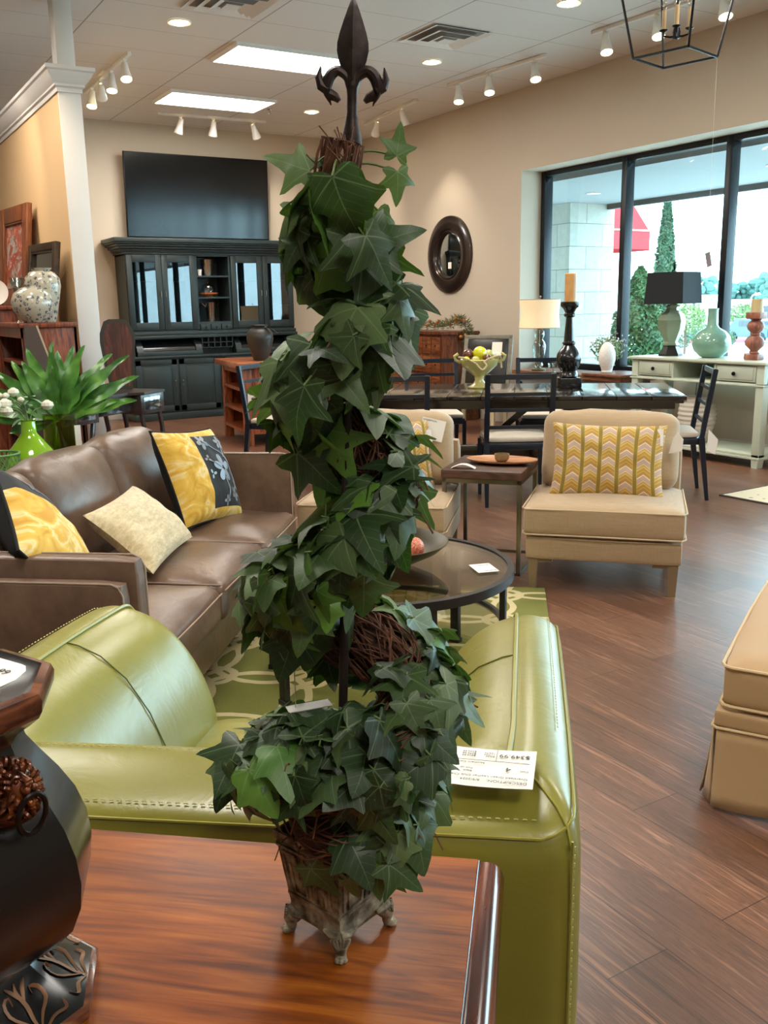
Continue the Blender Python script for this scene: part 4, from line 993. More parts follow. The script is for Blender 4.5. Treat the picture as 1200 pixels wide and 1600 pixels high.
for (a, e, L) in ((190, 12, .44), (178, 24, .42), (170, 34, .46), (160, 46, .40), (150, 60, .42), (120, 74, .38), (95, 84, .36), (70, 76, .40), (50, 64, .38), (38, 52, .42), (26, 44, .46), (12, 32, .44), (0, 18, .38), (205, 4, .36), (215, -8, .30), (135, 52, .34), (110, 60, .30), (60, 50, .28), (20, 20, .30), (230, 20, .26), (300, 35, .24), (260, 50, .26)):
    d = r_*cos(radians(a))*cos(radians(e))+V((0, 0, 1))*sin(radians(e))+V((f_.x, f_.y, 0))*(.25*sin(radians(a))+rnd.uniform(-.25, .2))
    upv = (-f_.x+r_.x*rnd.uniform(-.5, .5), -f_.y+r_.y*rnd.uniform(-.5, .5), .5)
    simple_leaf(lf, (0, 0, 0), d, upv, L*.95, .043, .22, 18, .009)
lf.build('leaves', fernm.m, t)
t = thing('wicker_basket', 'small round green wire basket left of the lime vase', 'basket', (.614, 4.315, .62))
mb = MB()
for k in range(26):
    a = k/26*2*pi
    for s_ in (1, -1): mb.tube([(.09*cos(a+s_*j*.18), .09*sin(a+s_*j*.18), .02+j*.03) for j in range(6)], .003, 5)
for z in (.01, .09, .175): mb.tube([(.092*cos(k*pi/12), .092*sin(k*pi/12), z) for k in range(24)], .005, 6, closed=True)
mb.build('weave', mat('basket_green', '#6f9a55', .5), t)
# ================================================================== SEATING GROUP
# green trellis rug
n = N('trellis_rug')
sx = n.n('ShaderNodeSeparateXYZ', {0: n.co()})
S = .37
def fr(v): return n.math('SUBTRACT', n.math('FRACT', n.math('ADD', n.math('DIVIDE', v, S), 20.5)), .5)
fx, fy = fr(sx.outputs[0]), fr(sx.outputs[1])
nzw = n.math('MULTIPLY', n.math('SUBTRACT', n.noise(n.co(), 5, 2), .5), .10)
acc = None
for cx, cy in ((0, 0), (1, 0), (-1, 0), (0, 1), (0, -1), (.5, .5), (-.5, .5), (.5, -.5), (-.5, -.5)):
    dx = n.math('SUBTRACT', fx, cx); dy = n.math('SUBTRACT', fy, cy)
    d = n.math('SQRT', n.math('ADD', n.math('MULTIPLY', dx, dx), n.math('MULTIPLY', dy, dy)))
    R_ = .62 if abs(cx) in (0, 1) else .22
    k = n.math('LESS_THAN', n.math('ABSOLUTE', n.math('ADD', n.math('SUBTRACT', d, R_), nzw)), .042)
    acc = k if acc is None else n.math('MAXIMUM', acc, k)
tex = n.noise(n.co(), 220, 2)
n.P(col=n.mix(acc, n.mix(tex, lin('#6b6c2e'), lin('#83843f')), n.mix(tex, lin('#c3b483'), lin('#d9cc9f'))), rough=.95)
n.bump(n.math('ADD', n.math('MULTIPLY', tex, .4), acc), .5, .004)
t = thing('area_rug', 'green rug with interlocking cream rings under the coffee table', 'rug', (1.70, 3.03, 0), 51.5)
MB().box(-1.065, 1.065, -.76, .76, 0, .012, .004).build('pile', n.m, t)

# brown leather sofa
n = N('brown_leather')
a = n.noise(n.co(), 5, 4, .6); b = n.noise(n.co(), 30, 4)
n.P(col=n.mix(n.math('MULTIPLY', b, .35), n.ramp(a, [(.3, '#4a362a'), (.5, '#654c3c'), (.72, '#7c6350')]), lin('#8f7763')), rough=n.math('MULTIPLY_ADD', a, .2, .27), spec=.5)
wr = n.noise(n.co(scale=(1, 1, 1)), 9, 5, .65, 1.2)
n.bump(n.math('ADD', n.math('MULTIPLY', b, .3), n.math('MULTIPLY', wr, 1.2)), .18, .012)
leather = n.m; seam_b = mat('sofa_seam', '#a08a76', .5)
SA = 51.5; SO = (.66, 2.51, 0)
t = thing('leather_sofa', 'three-seat brown leather sofa along the left side of the green rug', 'sofa', SO, SA)
SL = 2.16
MB().rbox(.06, SL-.06, .03, .92, .09, .27, .02, (0, .006, 0), 6).build('base', leather, t)
for x in (.1, SL-.1):
    for y in (.08, .86): MB().lathe([(.02, 0), (.028, .1)], 12, M=Matrix.Translation((x, y, 0))).build('leg', din_w, t)
for x0, x1, xo0, xo1 in ((.07, .145, 0, .068), (SL-.145, SL-.07, SL-.068, SL)):
    ao = MB().rbox(x0, x1, 0, .90, .09, .70, .025, (.004, 0, 0), 8).build('arm', leather, t)
    MB().rbox(xo0, xo1, .02, .90, .09, .645, .022, (.004, 0, 0), 8).build('arm_side', leather, ao)
    e = .008
    pp = []
    for xx, top, y0 in (((x0+.01) if x0 > 1 else (x1-.01), .693, .006), ((xo0+.010) if x0 < 1 else (xo1-.010), .638, .026)):
        mb = MB().tube([(xx, .88, top+.006), (xx, y0+.03, top+.006), (xx, y0+.008, top-.004), (xx, y0-.004, top-.03), (xx, y0-.005, .3), (xx, y0-.005, .12)], .0032, 6)
        mb.build('piping', seam_b, ao)
MB().rbox(.145, SL-.145, .80, .94, .10, .72, .05, (0, .01, 0), 8).build('back_frame', leather, t)
cw = (SL-.29)/3
for i in range(3):
    x0 = .145+i*cw
    c_ = MB().rbox(x0+.003, x0+cw-.003, -.025, .68, .26, .415, .045, (0, .006, .035), 12, wrinkle=.006).build('seat_cushion', leather, t)
    MB().tube([(x0+.02, -.028, .385), (x0+cw/2, -.036, .39), (x0+cw-.02, -.028, .385)], .003, 6).tube([(x0+.018, -.015, .405), (x0+.012, .3, .412), (x0+.02, .62, .42)], .003, 6).build('piping', seam_b, c_)
    Mb = Matrix.Translation((x0, .64, .42)) @ Matrix.Rotation(radians(-17), 4, 'X')
    b_ = MB().rbox(.003, cw-.003, -.10, .10, -.03, .43, .07, (0, .05, .02), 12, M=Mb, wrinkle=.010).build('back_cushion', leather, t)
    MB(Mb).tube([(.012, .03, .02), (.008, .03, .3), (.03, .02, .405), (cw/2, .02, .445), (cw-.03, .02, .405), (cw-.008, .03, .3)], .0035, 6).build('piping', seam_b, b_)
SM = Matrix.Translation(SO) @ Matrix.Rotation(radians(SA), 4, 'Z')

# ---- pillows
def pill_fn(w, h, th, ear=.07, seed=0):
    def fn(u, v, side=1):
        a, b = 2*u-1, 2*v-1
        x = w/2*a*(1-ear*(1-b*b)); z = h/2*b*(1-ear*(1-a*a))
        k = max(0, (1-a*a)*(1-b*b))**.42
        y = th/2*k*(1+.14*noise.noise(V((a*1.7+seed, b*1.7, side*3))))+.01*noise.noise(V((a*3, b*3, seed)))*k
        return V((x, -side*y, z))
    return fn
def pillow(name, lab, M, w, h, th, fm, bm_, seed=0, piping=None, group=None):
    t = bpy.data.objects.new(name, None); COL.objects.link(t); tag(t, lab, 'pillow', group)
    t.matrix_world = M
    fn = pill_fn(w, h, th, seed=seed)
    MB().grid(lambda u, v: fn(u, v, 1), 28, 28).build('front_cover', fm, t, uv=True)
    MB().grid(lambda u, v: fn(u, v, -1), 20, 20, flip=True).build('back_cover', bm_, t, uv=True)
    if piping:
        ring = [fn(k/20, 0) for k in range(20)]+[fn(1, k/20) for k in range(20)]+[fn(1-k/20, 1) for k in range(20)]+[fn(0, 1-k/20) for k in range(20)]
        MB().tube(ring, .0055, 6, closed=True).build('piping', piping, t)
    return t, fn
def uvn(nm):
    n = N(nm); uv = n.n('ShaderNodeTexCoord').outputs['UV']; s_ = n.n('ShaderNodeSeparateXYZ', {0: uv}); return n, s_.outputs[0], s_.outputs[1]
# chevron cloth
n, U, Vv = uvn('chevron_cloth')
st = n.math('MULTIPLY', U, 6.2); fr_ = n.math('FRACT', n.math('ADD', st, .35)); zz = n.math('ABSOLUTE', n.math('SUBTRACT', fr_, .5))
tt = n.math('FRACT', n.math('ADD', n.math('MULTIPLY', Vv, 4.6), n.math('ADD', n.math('MULTIPLY', zz, .75), n.math('MULTIPLY', n.math('FLOOR', n.math('ADD', st, .35)), .5))))
c = n.ramp(tt, [(0, '#b98f4a'), (.20, '#d8b765'), (.24, '#c0953c'), (.42, '#d9c28a'), (.47, '#c9a44e'), (.60, '#e3cfae'), (.64, '#c6aa98'), (.93, '#ead9bb')], 'CONSTANT')
col_ = n.math('GREATER_THAN', zz, .40)
rib = n.math('GREATER_THAN', n.math('FRACT', n.math('MULTIPLY', Vv, 60)), .5)
c = n.mix(col_, c, n.mix(rib, lin('#a3893a'), lin('#7d6c33'))); c = n.mix(n.math('MULTIPLY', n.math('GREATER_THAN', zz, .37), n.math('LESS_THAN', zz, .40)), c, lin('#cdb14e'))
n.P(col=c, rough=.9, sheen=.2); n.bump(n.noise(n.co(), 180, 3), .4, .003); chev = n.m
cream_v = mat('pillow_cream', '#ddcaa0', .9, bs=.3, bscale=120)
# yellow and black pillow
n, U, Vv = uvn('yellow_black_cloth')
fl = n.ramp(n.noise(n.n('ShaderNodeTexCoord').outputs['UV'], 4.5, 3, .5, 1.0), [(.36, '#c8931c'), (.5, '#e2b546'), (.56, '#e9cf8f'), (.66, '#dba62e')])
blk_ = n.math('MULTIPLY', n.math('GREATER_THAN', U, .38), n.math('MULTIPLY', n.math('GREATER_THAN', Vv, .09), n.math('LESS_THAN', Vv, .90)))
blk_ = n.math('MULTIPLY', blk_, n.math('LESS_THAN', U, .95))
edge_ = n.math('GREATER_THAN', U, .965)
n.P(col=n.mix(edge_, n.mix(blk_, fl, lin('#0b0c10')), lin('#e6d3a0')), rough=.75, sheen=.08); n.bump(n.noise(n.co(), 40, 4), .4, .006); ybc = n.m
n, U, Vv = uvn('yellow_black_cloth_b')
fl = n.ramp(n.noise(n.n('ShaderNodeTexCoord').outputs['UV'], 4.5, 3, .5, 1.0), [(.36, '#c8931c'), (.5, '#e2b546'), (.56, '#e9cf8f'), (.66, '#dba62e')])
n.P(col=n.mix(n.math('GREATER_THAN', U, .72), fl, lin('#0b0c10')), rough=.7, sheen=.1); ybc2 = n.m
blkc = mat('black_velvet', '#0a0a0c', .9); silv = mat('silver_thread', '#8f9298', .45, .4)
def embroid(t, fn, items, par_name='embroidery'):
    mb = MB()
    def put(u, v): 
        p = fn(u, v); e = .01; nn = (fn(u+e, v)-fn(u, v)).cross(fn(u, v+e)-fn(u, v)).normalized(); 
        return p+(nn if nn.y < 0 else -nn)*.0022
    for it in items:
        if it[0] == 'f':
            _, cu_, cv_, R_, npet, ph = it
            for k in range(npet):
                a = ph+2*pi*k/npet; vs = []
                for j in range(12):
                    b = 2*pi*j/12; rr = (.55+.42*cos(b))*R_; tw = .27*R_*sin(b)
                    vs.append(put(cu_+rr*cos(a)-tw*sin(a), cv_+rr*sin(a)+tw*cos(a)))
                cen = put(cu_+.6*R_*cos(a), cv_+.6*R_*sin(a))
                mb.add([cen]+vs, [(0, 1+j, 1+(j+1) % 12) for j in range(12)])
        else:
            pts = bez([(a, b, 0) for a, b in it[1]], 18); mb.tube([put(p.x, p.y) for p in pts], .0028, 5)
    mb.build(par_name, silv, t)
flowers = [('f', .66, .50, .17, 5, .3), ('f', .50, .82, .10, 5, .8), ('f', .84, .80, .085, 5, .2), ('f', .80, .22, .09, 5, 1.0), ('f', .60, .15, .06, 4, 0), ('f', .90, .33, .07, 3, .5), ('f', .46, .62, .05, 3, 1.2), ('f', .46, .45, .06, 3, 2.2),
           ('s', [(.50, .82), (.66, .74), (.80, .62), (.88, .42), (.86, .28)]), ('s', [(.84, .80), (.82, .7), (.76, .62)]), ('s', [(.66, .40), (.66, .28), (.62, .15)]), ('s', [(.46, .6), (.55, .55), (.62, .5)])]
def PM(base, loc, rx, ry, rz): 
    return base @ Matrix.Translation(loc) @ Matrix.Rotation(radians(rz), 4, 'Z') @ Matrix.Rotation(radians(rx), 4, 'X') @ Matrix.Rotation(radians(ry), 4, 'Y')
t, fn = pillow('throw_pillow', 'yellow and black floral pillow at the far end of the leather sofa', PM(SM, (1.69, .36, .645), -24, 6, -14), .46, .46, .20, ybc, blkc, 3, blkc, 'yellow and black sofa pillows')
embroid(t, fn, flowers)
t, fn = pillow('throw_pillow', 'yellow and black floral pillow at the near arm of the leather sofa, seen edge-on', PM(SM, (.36, .42, .645), -30, -28, 22), .46, .46, .20, ybc2, blkc, 8, blkc, 'yellow and black sofa pillows')
embroid(t, fn, [('f', .86, .5, .09, 5, .3), ('f', .84, .2, .07, 5, .3), ('f', .86, .8, .07, 5, .3), ('s', [(.84, .2), (.8, .35), (.86, .5), (.82, .65), (.86, .8)])])
cfur = N('cream_fur'); cfur.P(col=cfur.ramp(cfur.noise(cfur.co(scale=(1, 1, 3)), 24, 4), [(.35, '#c9b184'), (.65, '#e3cfa4')]), rough=.95, sheen=.4); cfur.bump(cfur.noise(cfur.co(scale=(1, 1, 2.5)), 45, 4), .7, .01)
pillow('lumbar_pillow', 'cream textured lumbar pillow leaning at an angle on the middle of the sofa', PM(SM, (1.02, .37, .565), -48, 0, 4), .56, .33, .15, cfur.m, cfur.m, 5)

# ---- tan slipper chairs
n = N('tan_linen')
w1 = n.noise(n.co(scale=(1, 1, 60)), 14, 3); w2 = n.noise(n.co(scale=(60, 60, 1)), 14, 3)
n.P(col=n.ramp(n.math('MULTIPLY', n.math('ADD', w1, w2), .5), [(.35, '#a68b68'), (.65, '#bfa581')]), rough=.8, sheen=.3); n.bump(n.math('ADD', w1, w2), .15, .002)
tan = n.m; tan_p = mat('tan_piping', '#cbb490', .7); tan_leg = mat('tan_leg', '#8a7658', .5)
def slipper(lab, loc, rot):
    t = thing('slipper_chair', lab, 'chair', loc, rot, 'tan armless chairs')
    MB().rbox(-.375, .375, -.02, .78, .155, .275, .02, (0, .004, 0), 6).build('seat_base', tan, t)
    c_ = MB().rbox(-.385, .385, -.035, .62, .28, .425, .03, (0, .012, .035), 12).build('seat_cushion', tan, t)
    for z in (.415, .288):
        MB().tube([(-.382, .6, z), (-.388, .0, z), (-.37, -.035, z), (0, -.048, z+.004), (.37, -.035, z), (.388, .0, z), (.382, .6, z)], .0045, 6).build('piping', tan_p, c_)
    Mb = Matrix.Translation((0, .53, .43)) @ Matrix.Rotation(radians(-13), 4, 'X')
    MB().rbox(-.355, .355, -.10, .08, -.01, .40, .075, (0, .035, .012), 12, M=Mb, wrinkle=.008).build('back_cushion', tan, t)
    MB().rbox(-.375, .375, .69, .78, .16, .66, .03, (0, .01, 0), 6).build('back_frame', tan, t)
    for s_ in (-1, 1):
        MB().bar((s_*.335, .02, .16), (s_*.335, .02, 0), .05, .05, w1=.034, h1=.034).box(s_*.30-.06, s_*.30+.06, .0, .03, .14, .158).build('leg', tan_leg, t)
        MB().bar((s_*.335, .73, .16), (s_*.335, .75, 0), .05, .05, w1=.034, h1=.034).build('leg', tan_leg, t)
    return t
s1 = slipper('tan armless chair with a yellow chevron pillow, right of the small side table', (3.15, 3.20, 0), -47)
s2 = dup(s1, (2.29, 3.96, 0), -42, 'tan armless chair behind the coffee table, mostly hidden by the ivy')
B1 = Matrix.Translation((3.15, 3.20, 0)) @ Matrix.Rotation(radians(-47), 4, 'Z'); B2 = Matrix.Translation((2.29, 3.96, 0)) @ Matrix.Rotation(radians(-42), 4, 'Z')
def side_tag(t, w, h, M, m=card_m): return MB(M).box(-w/2, w/2, -.001, .001, -h, 0).build('price_tag', m, t)
t, fn = pillow('throw_pillow', 'yellow chevron-striped pillow on the right-hand tan chair', PM(B1, (.0, .30, .605), -16, 1, 2), .57, .39, .18, chev, chev, 2, None, 'yellow chevron pillows')
side_tag(t, .03, .085, Matrix.Translation((.25, -.03, .17)))
t, fn = pillow('throw_pillow', 'yellow chevron-striped pillow on the tan chair behind the ivy, seen edge-on', PM(B2, (.05, .30, .60), -14, 0, 35), .50, .40, .15, chev, chev, 6, None, 'yellow chevron pillows')
side_tag(t, .03, .085, Matrix.Translation((.23, -.03, .14)))
# white card on back cushion of far slipper chair
t = thing('price_card', 'white handwritten price card pinned to the back cushion of the ivy-hidden tan chair', 'price tag', tuple(B2 @ V((.27, .475, .775))), tilt=(radians(-13), radians(12), radians(-42)))
MB().box(-.075, .055, -.001, .001, -.095, .02).build('card', card_m, t)
text_mesh('DESCRIPTION:', .012, frame((1, 0, 0), (0, 0, 1), (-.07, -.0025, .004)), ink_m, t)
text_mesh('$299.99', .02, frame((1, 0, 0), (0, 0, 1), (-.07, -.0025, -.085)), ink_m, t)
text_mesh('Qty   4', .013, frame((1, 0, 0), (0, 0, 1), (-.07, -.0025, -.035)), ink_m, t)
t = thing('price_tag', 'small white tag hanging at the right of the tan chair with the chevron pillow', 'price tag', tuple(B1 @ V((.356, .45, .74))), tilt=(0, radians(14), radians(-47)))
MB().prism([(-.03, -.12), (.03, -.09), (.02, -.03), (-.02, 0), (-.03, -.04)], 0, .002, Matrix.Rotation(radians(90), 4, 'X')).build('card', card_m, t)

# ---- side table
stw = wood('dark_plank', '#35211a', '#573a2c', '#6d4b3a', axis=0, rough=.5, bs=.5)
# corners FL(2.742,3.94) FR(2.985,3.59) : x axis (.57,-.82)
t = thing('side_table', 'small side table with thick dark wood top and metal frame between the tan chairs', 'side table', (2.725, 3.965, 0), -50)
MB().box(0, .43, 0, .46, .508, .552, .006).box(.0, .43, .455, .50, .512, .552, .006).build('top', stw, t)
mb = MB()
for x in (.005, .405):
    for y in (.005, .47): mb.box(x, x+.022, y, y+.022, 0, .508, .001)
for y in (.005, .47): mb.box(.005, .427, y, y+.022, .486, .508).box(.005, .427, y, y+.022, 0, .015)
for x in (.005, .405): mb.box(x, x+.022, .005, .49, .486, .508).box(x, x+.022, .005, .49, 0, .015)
mb.build('metal_frame', nickel, t)
ST = Matrix.Translation((2.725, 3.965, 0)) @ Matrix.Rotation(radians(-50), 4, 'Z')
t = thing('wooden_tray', 'shallow oval wooden tray on the small side table', 'tray', tuple(ST @ V((.27, .27, .552))), -52)
MB().lathe([(.002, .004), (.10, .0), (.19, .018), (.195, .026), (.185, .022), (.1, .01), (.002, .010)], 36, ay=.62, cap=False).build('tray', wood('tray_wood', '#9a5c34', '#bd8153', '#c98f60', axis=0, rough=.4), t)
t = thing('small_bowl', 'small brown ceramic bowl sitting in the wooden tray', 'bowl', tuple(ST @ V((.27, .27, .564))))
MB().lathe([(.002, .0), (.026, 0), (.038, .012), (.041, .04), (.036, .04), (.03, .012), (.002, .008)], 24, cap=False).build('bowl', mat('bowl_brown', '#8d7550', .35, col2='#6b583c', nscale=20), t)
t = thing('paper_slip', 'curled white paper slip at the front left of the side table top', 'paper', tuple(ST @ V((.09, .07, .553))), -45)
MB().grid(lambda u, v: (-.05+.13*u, -.025+.05*v, .022*sin(pi*u)), 8, 2).grid(lambda u, v: (-.05+.13*u, -.025+.05*v, .0215*sin(pi*u)), 8, 2, flip=True).build('paper', card_m, t)
# ---- coffee table
t = thing('coffee_table', 'round two-tier coffee table of smoked glass in a dark metal rim', 'coffee table', (1.718, 2.879, .012))
gm = mat('gunmetal', '#3a3a3a', .35, .7)
MB().lathe([(.452, .405), (.486, .405), (.486, .438), (.462, .438), (.462, .425), (.452, .425), (.452, .405)], 72, cap=False).build('top_rim', gm, t)
sg = glass('smoked_glass', (.84, .80, .73, 1), 1.8)
MB().lathe([(.002, .426), (.461, .426), (.461, .434), (.002, .434)], 64, cap=False).build('top_glass', sg, t)
MB().lathe([(.440, .20), (.455, .20), (.455, .222), (.440, .222), (.440, .20)], 72, cap=False).build('shelf_rim', gm, t)
MB().lathe([(.002, .208), (.441, .208), (.441, .214), (.002, .214)], 64, cap=False).build('shelf_glass', glass('shelf_clear_glass', (.88, .88, .82, 1), 1.2), t)
for a in (313, 259, 186, 138, 78, 18):
    c_, s_ = cos(radians(a)), sin(radians(a)); M = Matrix.Rotation(radians(a), 4, 'Z')
    MB(M).box(.44, .462, -.02, .02, 0, .41, .002).box(.435, .466, -.024, .024, 0, .02, .002).build('leg', gm, t)
t = thing('price_card', 'white price card lying on the glass of the coffee table', 'price tag', (1.993, 2.623, .452), -17)
MB().box(-.04, .04, -.055, .055, 0, .0012).build('card', card_m, t)
text_mesh('DESCRIPTION:', .009, frame((-1, 0, 0), (0, -1, 0), (.035, .035, .0018)), ink_m, t); text_mesh('$249.99', .014, frame((-1, 0, 0), (0, -1, 0), (.035, -.035, .0018)), ink_m, t)
n = N('hammered_bronze'); v_ = n.n('ShaderNodeTexVoronoi', {'Vector': n.co(), 'Scale': 55.0})
n.P(col=n.mix(n.noise(n.co(), 9, 3), lin('#2c281c'), lin('#4d452f')), metal=.75, rough=.4); n.bump(v_.outputs[0], -1.0, .012); hb = n.m
BX, BY = 1.725, 2.88
t = thing('decor_bowl', 'wide shallow hammered bronze bowl on the coffee table', 'bowl', (BX, BY, .452))
MB().lathe([(.002, .004), (.06, 0), (.13, .02), (.20, .055), (.235, .085), (.238, .09), (.231, .09), (.195, .063), (.125, .03), (.06, .012), (.002, .010)], 56, cap=False).build('bowl', hb, t)
n = N('coral_paisley'); w_ = n.math('SINE', n.math('MULTIPLY', n.noise(n.co(), 24, 2, .5, 2.5), 60))
n.P(col=n.mix(n.math('GREATER_THAN', w_, .35), lin('#cc4a33'), lin('#e2b08a')), rough=.4); coral = n.m
for (x, y, z, r, lab, m) in ((.105, -.035, .068, .042, 'red and cream patterned ball at the right in the bronze bowl', 0), (.045, -.085, .058, .036, 'coral patterned ball left of the rightmost one in the bronze bowl', 0), (-.01, -.03, .052, .036, 'coral ball in the middle of the bronze bowl behind leaves', 0), (-.08, -.075, .052, .036, 'coral patterned ball at the left in the bronze bowl', 0)):
    c0 = r_*x-V((f_.x, f_.y, 0)).normalized()*y*-1
    o = MB().sphere((0, 0, 0), r, 24).build('decor_ball', coral); o.location = (BX+c0.x, BY+c0.y, .452+z); tag(o, lab, 'ball', 'patterned balls in the bronze bowl')

# ---- skirted ottoman at the right edge
ott = mat('ottoman_cloth', '#b7956a', .75, col2='#bf9d73', nscale=2, sheen=.2, bs=.12, bscale=260, bd=.002)
t = thing('skirted_ottoman', 'tan skirted ottoman with a welted cushion at the right edge', 'ottoman', (2.02, 1.58, 0), -60.6)
OW, OD = .85, 1.02
c_ = MB().rbox(0, OW, 0, OD, .29, .425, .03, (.008, .01, .03), 12, wrinkle=.004).build('cushion', ott, t)
pip = mat('ottoman_piping', '#d2b68c', .7)
for z in (.413, .300):
    k = .004; MB().tube([(k, OD-k, z), (-.004, OD/2, z), (-.0, .03, z), (.012, .006, z), (.03, 0, z), (OW/2, -.006, z), (OW-.03, 0, z), (OW, .03, z), (OW, OD/2, z), (OW, OD, z)], .005, 6).build('piping', pip, c_)
MB().rbox(-.012, OW+.012, -.012, OD, .235, .29, .014, (0, 0, 0), 6).build('band', ott, t)
MB().tube([(-.014, OD, .237), (-.014, 0, .237), (0, -.014, .237), (OW, -.014, .237)], .0045, 6).build('piping', pip, t)
sk = MB()
def skirt(p0, p1, out, kick):
    p0, p1, out = V(p0), V(p1), V(out)
    def fn(u, v): 
        e = min(u, 1-u); fl = .03+.006*sin(u*19)
        return p0+(p1-p0)*u+out*(fl*(1-v)**1.2)+V((0, 0, .012+.225*v))
    sk.grid(fn, 24, 6)
skirt((0, -.012, 0), (OW, -.012, 0), (0, -1, 0), 0); skirt((-.012, OD, 0), (-.012, .03, 0), (-1, 0, 0), 0)
sk.grid(lambda u, v: (-.012+.03*u*(1-v)-.02*(1-v), -.012+.045*(1-u)-.01*(1-v), .006+.23*v), 4, 4)
so_ = sk.build('skirt', ott, t); so_.modifiers.new('thick', 'SOLIDIFY').thickness = .004

# ================================================================== GREEN CLUB CHAIR
n = N('green_leather')
a = n.noise(n.co(), 3, 3); b = n.noise(n.co(), 90, 4)
n.P(col=n.ramp(a, [(.3, '#807c28'), (.7, '#918b38')]), rough=n.math('MULTIPLY_ADD', b, .12, .26), spec=.6, coat=.15, coatr=.3)
wr_ = n.noise(n.co(scale=(1, 1, 1)), 7, 4, .6, 1.5)
n.bump(n.math('ADD', n.math('MULTIPLY', b, .12), n.math('MULTIPLY', wr_, .9)), .16, .012); gl = n.m
stitch_m = mat('stitch_thread', '#c6c078', .6); gpipe = mat('green_piping', '#98923e', .3); dseam = mat('dark_seam', '#565c1c', .5)
t = thing('club_chair', 'low green leather club chair seen from behind, beyond the wooden table', 'armchair', (.773, .792, 0), -37.9)
CW, CD, AW = 1.10, .90, .20     # x from -CW to 0, y from 0 to CD
ZT = .745
prof_arm = [(0, .06), (0, .40), (0, .66), (.003, .70), (.012, .728), (.03, .745), (.055, .755), (.08, .757), (.10, .750), (.125, .744), (.17, .722), (.22, .675), (.265, .60), (.295, .52), (.31, .44), (.305, .30), (.30, .06)]
prof_back = [(0, .06), (0, .40), (0, .64), (.004, .68), (.014, .708), (.035, .722), (.08, .735), (.125, .742), (.165, .744), (.185, .733), (.21, .70), (.23, .63), (.245, .55), (.255, .50), (.26, .42), (.26, .30), (.26, .06)]
def station(P0, dirv, prof, s=1.0, zs=1.0, inner=None):
    out = []
    for tt_, z in prof:
        zz_ = z if z < .5 else .5+(z-.5)*zs
        if inner is None: q = P0+dirv*(tt_*s)
        else:
            ic, dg = inner
            t8 = prof[8][0]; q = P0.lerp(ic, tt_/t8) if tt_ <= t8 else ic+dg*(tt_-t8)
        out.append(V((q.x, q.y, zz_)))
    return out
def lerpp(a, b, k): return [(x[0]*(1-k)+y[0]*k, x[1]*(1-k)+y[1]*k) for x, y in zip(a, b)]
def armprof(y):  # droops a little toward the front
    return prof_arm
sts = []
rc = .055
def zsc(y): return 1.0-.10*max(0, (y-.35)/.55)**2*1.0
ysr = [CD+.0, CD-.004, CD-.02, CD-.05, CD-.12, .7, .58, .46, .34, .26]
for i, y in enumerate(ysr):
    sh = (0.80, .90, .97, 1, 1, 1, 1, 1, 1, 1)[i]; off = (1-sh)*.15
    st_ = station(V((0-off+.03*y, y, 0)), V((-1, 0, 0)), prof_arm, sh, zsc(y))
    st_ = [V((p.x, p.y, p.z if p.z < .1 else .1+(p.z-.1)*(.90, .965, .99, 1, 1, 1, 1, 1, 1, 1)[i])) for p in st_]
    sts.append(st_)
for k in range(5):
    th = k/4*pi/2; P0 = V((-rc+rc*cos(th), rc-rc*sin(th), 0))
    sts.append(station(P0, None, lerpp(prof_arm, prof_back, k/4), inner=(V((-.10, .165, 0)), V((-1.4, .63, 0)))))
for x in (-.24, -.40, -.55, -.70, -.86): sts.append(station(V((x, 0, 0)), V((0, 1, 0)), prof_back))
for k in range(5):
    th = k/4*pi/2; P0 = V((-CW+rc-rc*sin(th), rc-rc*cos(th), 0))
    sts.append(station(P0, None, lerpp(prof_back, prof_arm, k/4), inner=(V((-CW+.10, .165, 0)), V((1.4, .63, 0)))))
for i, y in list(enumerate(ysr))[::-1]:
    sh = (0.80, .90, .97, 1, 1, 1, 1, 1, 1, 1)[i]; off = (1-sh)*.15
    st_ = station(V((-CW+off+.03*y, y, 0)), V((1, 0, 0)), prof_arm, sh, zsc(y))
    st_ = [V((p.x, p.y, p.z if p.z < .1 else .1+(p.z-.1)*(.90, .965, .99, 1, 1, 1, 1, 1, 1, 1)[i])) for p in st_]
    sts.append(st_)
def swp(s_list, name, par, cap0=False, cap1=False):
    vs = []; fs = []; m_ = len(s_list[0])
    for s_ in s_list: vs += s_
    for i in range(len(s_list)-1):
        for j in range(m_-1): fs.append((i*m_+j, i*m_+j+1, (i+1)*m_+j+1, (i+1)*m_+j))
    mb = MB(); mb.add(vs, fs)
    if cap0: mb.f.append(list(range(m_))); mb.u.append([(0, 0)]*m_); mb.c.append(0)
    k = (len(s_list)-1)*m_
    if cap1: mb.f.append(list(range(k+m_-1, k-1, -1))); mb.u.append([(0, 0)]*m_); mb.c.append(0)
    o = mb.build(name, gl, par, ang=60); md = o.modifiers.new('s', 'SUBSURF'); md.levels = 1; md.render_levels = 2; return o
i0, i1 = 12, 12+10-3
swp(sts[:13], 'arm', t, True); swp(sts[12:23], 'backrest', t); swp(sts[22:], 'arm', t, False, True)
MB().rbox(-CW+.285, -.275, .25, CD+.01, .20, .455, .06, (0, .01, .035), 12, wrinkle=.008).build('seat_cushion', gl, t)
MB().rbox(-CW+.2, -.2, .2, CD-.02, .06, .21, .02, (0, 0, 0), 4).build('seat_base', gl, t)
for x in (-.06, -CW+.06):
    for y in (.06, CD-.08): MB().lathe([(.02, 0), (.03, .06)], 12, M=Matrix.Translation((x, y, 0))).build('leg', din_w, t)
